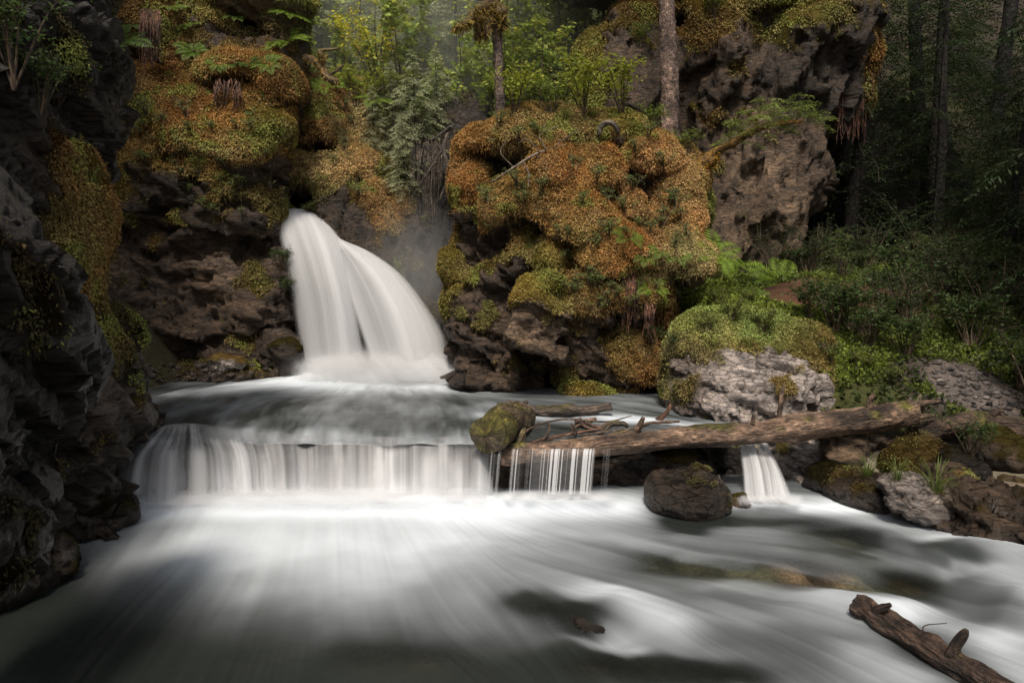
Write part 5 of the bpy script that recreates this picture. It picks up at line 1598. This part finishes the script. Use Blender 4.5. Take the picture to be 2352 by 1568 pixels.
for px, py, s_, lb in [(905, 330, .42, 'pale little hemlock on the right shoulder of the mossy mound'), (955, 350, .5, 'feathery hemlock leaning over the dark slot behind the falls'), (1005, 310, .45, 'grey-green hemlock at the rim of the slot left of the outcrop'), (930, 430, .36, 'small hemlock growing down the side of the slot'), (985, 250, .6, 'hemlock directly behind the left shoulder of the outcrop'), (860, 330, .3, 'tiny hemlock on the orange moss of the mound')]:
    h_ = hit(px, py)
    if h_ is not None: put(tree_p[2], h_[0] - np.array([0, 0, .1]), pr.random() * 6.28, s_, lb, 'tree', tilt=(R(12), 0))
# unseen spruces added beside the viewpoint to shade the right bank
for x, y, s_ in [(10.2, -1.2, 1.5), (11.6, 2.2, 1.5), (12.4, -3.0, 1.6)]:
    put(tree_p[3], (x, y, 0.2), pr.random() * 6.28, s_, 'unseen dark spruce added beside the viewpoint to shade the right bank', 'tree', 'spruces added for shade on the near right bank')
# canopy trees added on the left gorge rim to shade the left side
for x, y, zb in [(-9.5, 9.5, 6.5), (-9, 6.0, 6.5), (-9.5, 13, 6.5), (-8.5, 3, 6), (-10, 17.5, 7.5)]:
    put(tree_p[3], (x, y, zb), pr.random() * 6.28, 1.0, 'dark spruce added on the left gorge rim as canopy to shade the wall', 'tree', 'canopy trees added for shade on the left gorge rim')

# ---- leafy shrubs
sh_yel = shrub('leafy_sapling', 301, 2.3, 1.25, 9, .075, 1300, (0.55, 0.52, 0.04), .2, aspect=.33)
h_ = hit(880, 215)
put(sh_yel, P(878, 245, 18.4), 0.3, 1.15, 'yellow-green broadleaf sapling in front of the hemlocks above the waterfall', 'sapling')
sh_y = [shrub('shrub', 310, 1.1, .6, 10, .07, 900, (0.32, 0.36, 0.045)), shrub('shrub', 311, .8, .5, 9, .05, 800, (0.17, 0.22, 0.04)), shrub('shrub', 312, .9, .6, 10, .055, 900, (0.065, 0.105, 0.03)),
        shrub('shrub', 313, .45, .35, 8, .035, 700, (0.17, 0.20, 0.05)), shrub('shrub', 314, 1.0, .6, 14, .03, 1500, (0.05, 0.085, 0.028), aspect=.22)]
shr = [
    (1200, 240, 1.2, 0, 'yellow-green shrub just right of the slim mossy-branched trunk'), (1240, 180, 1.4, 0, 'bright shrub behind the top left of the outcrop'), (1215, 110, 1.4, 0, 'upper yellow-green shrub right of the slim trunk'),
    (1290, 60, 1.5, 0, 'bright green bush left of the cliff top at the top frame edge'), (1345, 25, 1.4, 0, 'bright green bush hanging over the rear cliff top'), (1270, 265, 1.0, 1, 'low shrub behind the top edge of the outcrop'),
    (1110, 240, 1.2, 1, 'green shrub left of the slim trunk behind the outcrop'), (1180, 262, .9, 0, 'small yellow shrub at the foot of the slim trunk'), (950, 300, 1.1, 1, 'grey-green shrub over the dark slot'), (820, 250, 1.0, 0, 'yellow-green shrub on the right of the mossy mound'), (890, 250, 1.0, 0, 'yellow-green shrub under the yellow sapling'),
    (760, 170, 1.2, 1, 'green shrub behind the crooked mossy branch'), (700, 60, 1.4, 1, 'green shrub behind the corner of the left wall'),
    (1340, 265, 1.0, 0, 'thin yellow-leaved shrub rising from the outcrop top'), (1430, 262, 1.0, 0, 'sparse yellow-leaved shrub in front of the rear cliff'), (1500, 300, .8, 1, 'small leafy shrub left of the big trunk base'), (1575, 350, .7, 1, 'small leafy shrub right of the big trunk base'),
    (1470, 110, .9, 1, 'broad-leaved bush on the rock face left of the big trunk'), (1640, 40, 1.0, 1, 'green shrub on the cliff top right of the big trunk'), (1740, 20, 1.0, 1, 'olive shrub on the cliff top beneath the frame edge'),
    (1620, 760, .8, 3, 'small-leaved plant on the left of the grassy boulder cap'), (1680, 730, .9, 3, 'small-leaved plant in the middle of the grassy boulder cap'), (1750, 760, 1.0, 3, 'small-leaved plant on the right of the grassy boulder cap'), (1650, 700, .9, 3, 'pale leafy plant behind the grassy boulder cap'), (1720, 700, .9, 3, 'pale leafy plant below the tall arching fern'),
    (1860, 740, 1.0, 2, 'twiggy brown-green shrub right of the path'), (1900, 700, 1.0, 1, 'sparse bush with arching twigs beside the path'), (1950, 760, 1.0, 2, 'shrub in the middle of the right bank'), (2020, 700, 1.0, 2, 'bushy undergrowth shrub behind the middle of the right bank'),
    (1900, 830, .9, 3, 'low leafy plant on the bank right of the pale boulder'), (1980, 850, .9, 3, 'low leafy plant above the long log'), (2050, 880, .8, 3, 'low leafy plant near the splintered stump'), (2000, 800, 1.0, 2, 'green shrub on the slope above the long log'), (2080, 820, 1.0, 2, 'green shrub left of the gravel patch'),
    (460, 400, .6, 1, 'small bright green plant in the orange moss of the left wall'), (510, 430, .6, 1, 'leafy green plant below the orange moss of the left wall'), (430, 420, .5, 2, 'dim little plant left of the leafy ones on the left wall'), (600, 320, .4, 1, 'tiny plant by the right edge of the left wall'),
    (130, 230, .8, 2, 'drooping grass-like plant on top of the orange moss of the near wall'), (90, 250, .7, 2, 'dark plant left of the drooping one on the near wall'), (30, 180, 1.0, 2, 'large dark leafy bush at the top left frame edge'), (20, 60, 1.0, 2, 'dark broadleaf bush in the top left corner'),
    (1400, 690, .4, 3, 'tiny leafy plant low on the face of the outcrop'), (1560, 820, .6, 2, 'dark green plant at the right foot of the outcrop'), (1500, 800, .6, 2, 'dark green plant in the lower right face of the outcrop'),
    (2230, 1040, .6, 2, 'green fern-like shrub under the right end of the rotting log'),
    (650, 620, .7, 2, 'grey-green clump beside the left edge of the tall waterfall'), (650, 680, .6, 2, 'wet dark plant lower beside the waterfall'),
]
for px, py, s_, vr, lb in shr:
    h_ = hit(px, py, 15.5 if (py < 262 and 700 < px < 1500 and vr < 2 and px != 1500) else 0)
    if h_ is None: continue
    put(sh_y[vr], h_[0] - np.array([0, 0, .05]), pr.random() * 6.28, s_, lb, 'shrub')

# young broadleaf trees catching the light between the hemlocks
bt = [shrub('alder_tree', 340, 6.2, 1.5, 12, .11, 4200, (0.34, 0.40, 0.08), aspect=.36), shrub('alder_tree', 341, 5.2, 1.4, 11, .10, 3800, (0.26, 0.34, 0.09), aspect=.36)]
for x, y, vr, s_, lb in [(-4.9, 19.0, 1, 1.25, 'light green young alder left of the yellow sapling above the falls'), (-3.4, 19.4, 0, 1.35, 'yellow-green alder behind the yellow sapling'), (-1.9, 19.2, 1, 1.3, 'pale green alder in the gap above the slot'), (-0.6, 19.0, 0, 1.35, 'bright alder immediately left of the slim mossy trunk'),
                         (0.5, 19.4, 0, 1.3, 'bright yellow-green alder just right of the slim mossy trunk'), (1.6, 19.0, 1, 1.35, 'green alder against the left edge of the rear cliff'), (-6.2, 20.0, 0, 1.3, 'green alder rising over the right corner of the left wall'), (2.7, 21.5, 0, 1.6, 'alder reaching over the top of the rear cliff')]:
    put(bt[vr], (x, y, gz(x, y)), pr.random() * 6.28, s_, lb, 'tree')
# dense undergrowth on the right slope
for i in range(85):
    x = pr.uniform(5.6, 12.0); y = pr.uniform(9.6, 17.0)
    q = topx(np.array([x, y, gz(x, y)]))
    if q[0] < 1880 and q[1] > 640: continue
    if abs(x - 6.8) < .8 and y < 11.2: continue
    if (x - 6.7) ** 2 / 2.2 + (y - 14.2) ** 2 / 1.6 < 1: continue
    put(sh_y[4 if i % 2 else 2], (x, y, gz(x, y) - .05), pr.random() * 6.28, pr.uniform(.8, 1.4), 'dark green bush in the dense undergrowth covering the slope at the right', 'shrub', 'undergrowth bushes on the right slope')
# small sprigs of huckleberry and fern rooted in the moss of the outcrop and the wall
sprig = shrub('sprig', 330, .28, .18, 6, .028, 160, (0.14, 0.19, 0.045))
for k_, (cx_, cy_, wx_, wy_, n_, lb, gp) in enumerate([(1340, 420, 230, 130, 34, 'tiny leafy sprig rooted in the orange moss on the upper half of the outcrop', 'sprigs on the upper outcrop'), (1430, 640, 150, 110, 26, 'tiny leafy sprig on the lower right face of the outcrop', 'sprigs on the lower outcrop'),
        (450, 380, 180, 120, 36, 'tiny leafy sprig rooted in the moss of the far left wall', 'sprigs on the left wall'), (780, 380, 110, 130, 20, 'tiny sprig on the mossy mound behind the waterfall', 'sprigs on the mound')]):
    for i in range(n_):
        h_ = hit(cx_ + pr.uniform(-wx_, wx_), cy_ + pr.uniform(-wy_, wy_))
        if h_ is None or h_[0][1] < 11.5: continue
        put(sprig, h_[0], pr.random() * 6, pr.uniform(.6, 1.5), lb, 'sprig', gp, tilt=(R(30), 0))
# small conifer seedlings
seed_p = make_tree('hemlock_seedling', 1.5, .6, 34, .015, 401, tw=.06, sub=3, subl=.05, subw=.006, col=(0.13, 0.17, 0.05))
for px, py, s_, lb in [(1925, 690, 1.0, 'little hemlock seedling standing at the right end of the reddish path'), (2165, 600, .8, 'thin pale sapling lit against the dark forest'), (2110, 660, .8, 'small seedling left of the thin pale sapling'), (2260, 590, 1.2, 'umbrella-shaped seedling against the black forest at the right')]:
    h_ = hit(px, py)
    if h_ is not None: put(seed_p, h_[0], pr.random() * 6, s_, lb, 'seedling')
# sprays of the leaning sapling
V_, F_, C_ = [], [], []
off = 0
rs = np.random.default_rng(8)
for (px, py, Y, L) in [(1700, 300, 13.1, .9), (1740, 275, 13.0, 1.0), (1790, 262, 12.9, 1.0), (1840, 265, 12.9, .9), (1870, 280, 12.9, .7), (1690, 320, 13.0, .6), (1780, 290, 12.8, .8), (1760, 250, 13.1, .8), (1830, 245, 13, .6)]:
    v, f, c = conifer_arrays(int(px), .25, L * .62, 7, -.05, tw=.05, sub=3, subl=.055, subw=.007, col=(0.20, 0.25, 0.06), droop=.25)
    V_.append(v + P(px, py, Y)); F_.append(f + off); off += len(v); C_.append(c)
fo = mk('foliage', np.concatenate(V_), np.concatenate(F_), M_leaf, {'col': np.concatenate(C_)}, smooth=False, parent=lean)
fo.location = fo.location - lean.location

# grass tufts
tf = [tuft('grass_tuft', 501), tuft('grass_tuft', 502, 90, .22, (0.19, 0.20, 0.05))]
for px, py, s_, vr, lb in [(2150, 1135, 1.3, 0, 'green grass tuft between wet rocks on the right stream edge'), (1990, 1095, 1.0, 0, 'dark grass tuft under the dark rocks of the right bank'), (2060, 1105, .9, 0, 'short grass tuft above the wet speckled rock'),
                           (1640, 800, 1.0, 1, 'grass tuft over the left edge of the pale boulder'), (1720, 800, 1.0, 1, 'grass tuft over the middle of the pale boulder'), (1790, 815, 1.0, 1, 'grass tuft over the right edge of the pale boulder'),
                           (215, 430, .9, 0, 'dim grass hanging beside the orange moss column'), (1300, 275, 1.2, 1, 'grass tuft on the top left rim of the outcrop'), (1360, 270, 1.2, 1, 'grass tuft on the top middle rim of the outcrop'), (1450, 300, 1.1, 1, 'grass tuft on the sloping right rim of the outcrop')]:
    h_ = hit(px, py)
    if h_ is not None: put(tf[vr], h_[0], pr.random() * 6, s_, lb, 'grass tuft')

# hanging roots
def roots(label, px, py, w, hgt, n, Y, col=(0.13, 0.062, 0.036), seed=0):
    r = np.random.default_rng(seed)
    root_V, root_F, off = [], [], 0
    for i in range(n):
        x = px + r.uniform(-w, w); l = hgt * r.uniform(.5, 1.1); y0 = py + r.uniform(-10, 10)
        pth = pxpath([(x, y0, Y, 1.5), (x + r.normal() * 4, y0 + l * .5, Y - .05 + r.normal() * .05, 1.2), (x + r.normal() * 7, y0 + l, Y - .02, .6)])
        V, F, _, t, _ = tube(pth, nseg=4, step=.12, cap=False)
        root_V.append(V); root_F.append(F + off); off += len(V)
    V = np.concatenate(root_V)
    C = np.array(col) * np.clip(1 + .5 * fbm(V, 8, 2), .4, 1.8)[:, None]
    o = mk('hanging_roots', V, np.concatenate(root_F), M_bark, {'col': C}, uv=V[:, [0, 2]])
    return tag(o, label, 'roots')


roots('curtain of reddish rootlets hanging on the upper left wall below the ferns', 345, 30, 22, 120, 60, 15.0, seed=1)
roots('reddish rootlets hanging under the middle fern of the outcrop', 1448, 640, 16, 110, 40, 12.35, seed=2)
roots('narrow bunch of reddish rootlets low on the right of the outcrop', 1492, 690, 9, 90, 24, 12.3, seed=3)
roots('rusty strands hanging from the top right lip of the overhanging cliff', 1955, 190, 28, 130, 60, 17.9, (0.12, 0.05, 0.03), seed=4)
roots('brown dangling roots in the dark slot between mound and outcrop', 985, 330, 40, 170, 70, 16.8, (0.09, 0.07, 0.05), seed=5)
roots('reddish roots drooping from the shelf on the right of the left wall', 520, 190, 30, 60, 40, 15.0, seed=6)

# ---- ground cover and pebbles
def cover(name, label, n, region, size, col, seed, mode='leaf', uprise=.6):
    """small leaves over a patch of bank; nobody could count them"""
    r = np.random.default_rng(seed)
    x = r.uniform(region[0], region[1], n); y = r.uniform(region[2], region[3], n)
    z = ground_z(x, y)
    p = np.stack([x, y, z], 1)
    keep = fbm(p, 1.1, 3, off=seed) > -0.15
    keep &= ((x - 6.7) / 1.5) ** 2 + ((y - 14.2) / 1.2) ** 2 > 1
    keep &= ((x - 7.0) / .6) ** 2 + ((y - 10.3) / .7) ** 2 > 1
    p = p[keep]; m = len(p)
    p[:, 2] += r.uniform(0, .10, m)
    D = unit(r.normal(size=(m, 3)) * [1, 1, .4] + [0, 0, uprise]); S = unit(np.cross(D, r.normal(size=(m, 3))))
    L = r.uniform(*size, m)
    V, F = leaf_quads(p, D, S, L, L * .32, .2)
    C = np.array(col) * np.clip(r.normal(1, .3, (m, 1)), .4, 1.9)
    return tag(mk(name, V, F, M_leaf, {'col': np.repeat(C, 4, 0)}, smooth=False), label, None, None, 'stuff')


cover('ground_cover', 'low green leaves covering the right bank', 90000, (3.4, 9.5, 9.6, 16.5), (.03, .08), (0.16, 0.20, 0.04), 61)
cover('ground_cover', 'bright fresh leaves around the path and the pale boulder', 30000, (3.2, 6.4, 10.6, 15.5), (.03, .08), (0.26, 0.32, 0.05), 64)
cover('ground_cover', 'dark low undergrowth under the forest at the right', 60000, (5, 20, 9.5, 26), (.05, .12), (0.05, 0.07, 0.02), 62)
cover('ground_cover', 'green undergrowth on the hillside behind the falls', 110000, (-12, 7, 17.5, 34), (.08, .2), (0.11, 0.14, 0.035), 63)

def pebbles(name, label, n, surf, size, col, seed):
    r = np.random.default_rng(seed)
    ico = []
    ph = (1 + 5 ** .5) / 2
    base = unit(np.array([[-1, ph, 0], [1, ph, 0], [-1, -ph, 0], [1, -ph, 0], [0, -1, ph], [0, 1, ph], [0, -1, -ph], [0, 1, -ph], [ph, 0, -1], [ph, 0, 1], [-ph, 0, -1], [-ph, 0, 1]]))
    fc = np.array([[0, 11, 5], [0, 5, 1], [0, 1, 7], [0, 7, 10], [0, 10, 11], [1, 5, 9], [5, 11, 4], [11, 10, 2], [10, 7, 6], [7, 1, 8], [3, 9, 4], [3, 4, 2], [3, 2, 6], [3, 6, 8], [3, 8, 9], [4, 9, 5], [2, 4, 11], [6, 2, 10], [8, 6, 7], [9, 8, 1]])
    Vs, Fs, Cs = [], [], []
    for i in range(n):
        p = surf(r)
        if p is None: continue
        s_ = size[0] + (size[1] - size[0]) * r.random() ** 3
        a = r.random() * 6.28
        v = base * (1 + r.normal(size=(12, 1)) * .18) * s_ * np.array([1, r.uniform(.6, 1), r.uniform(.35, .7)])
        v = v @ np.array([[math.cos(a), -math.sin(a), 0], [math.sin(a), math.cos(a), 0], [0, 0, 1]])
        Vs.append(v + p); Fs.append(fc + 12 * len(Fs)); Cs.append(np.tile(np.array(col) * np.clip(r.normal(1, .45), .3, 2.5), (12, 1)))
    V = np.concatenate(Vs)
    return tag(mk(name, V, np.concatenate(Fs), M_pale, {'col': np.concatenate(Cs), 'moss': np.zeros(len(V))}, smooth=False), label, None, None, 'stuff')


def s1(r):
    x = r.normal(7.0, .5); y = r.normal(10.2, .6)
    return np.array([x, y, gz(x, y) + .01])


pebbles('gravel', 'loose grey gravel and stones on the bare patch of the right bank', 500, s1, (.012, .09), (0.17, 0.15, 0.14), 71)


def s2(r):
    h_ = hit(r.uniform(300, 640), r.uniform(835, 880))
    return None if h_ is None or h_[1][2] < .2 else h_[0]


pebbles('gravel', 'dark shingle on the ledge left of the waterfall', 500, s2, (.015, .09), (0.09, 0.075, 0.065), 72)


mist('thin damp air drifting among the trees behind the waterfall', 980, 180, 21.5, 520, 480, 6.0, 0.10)
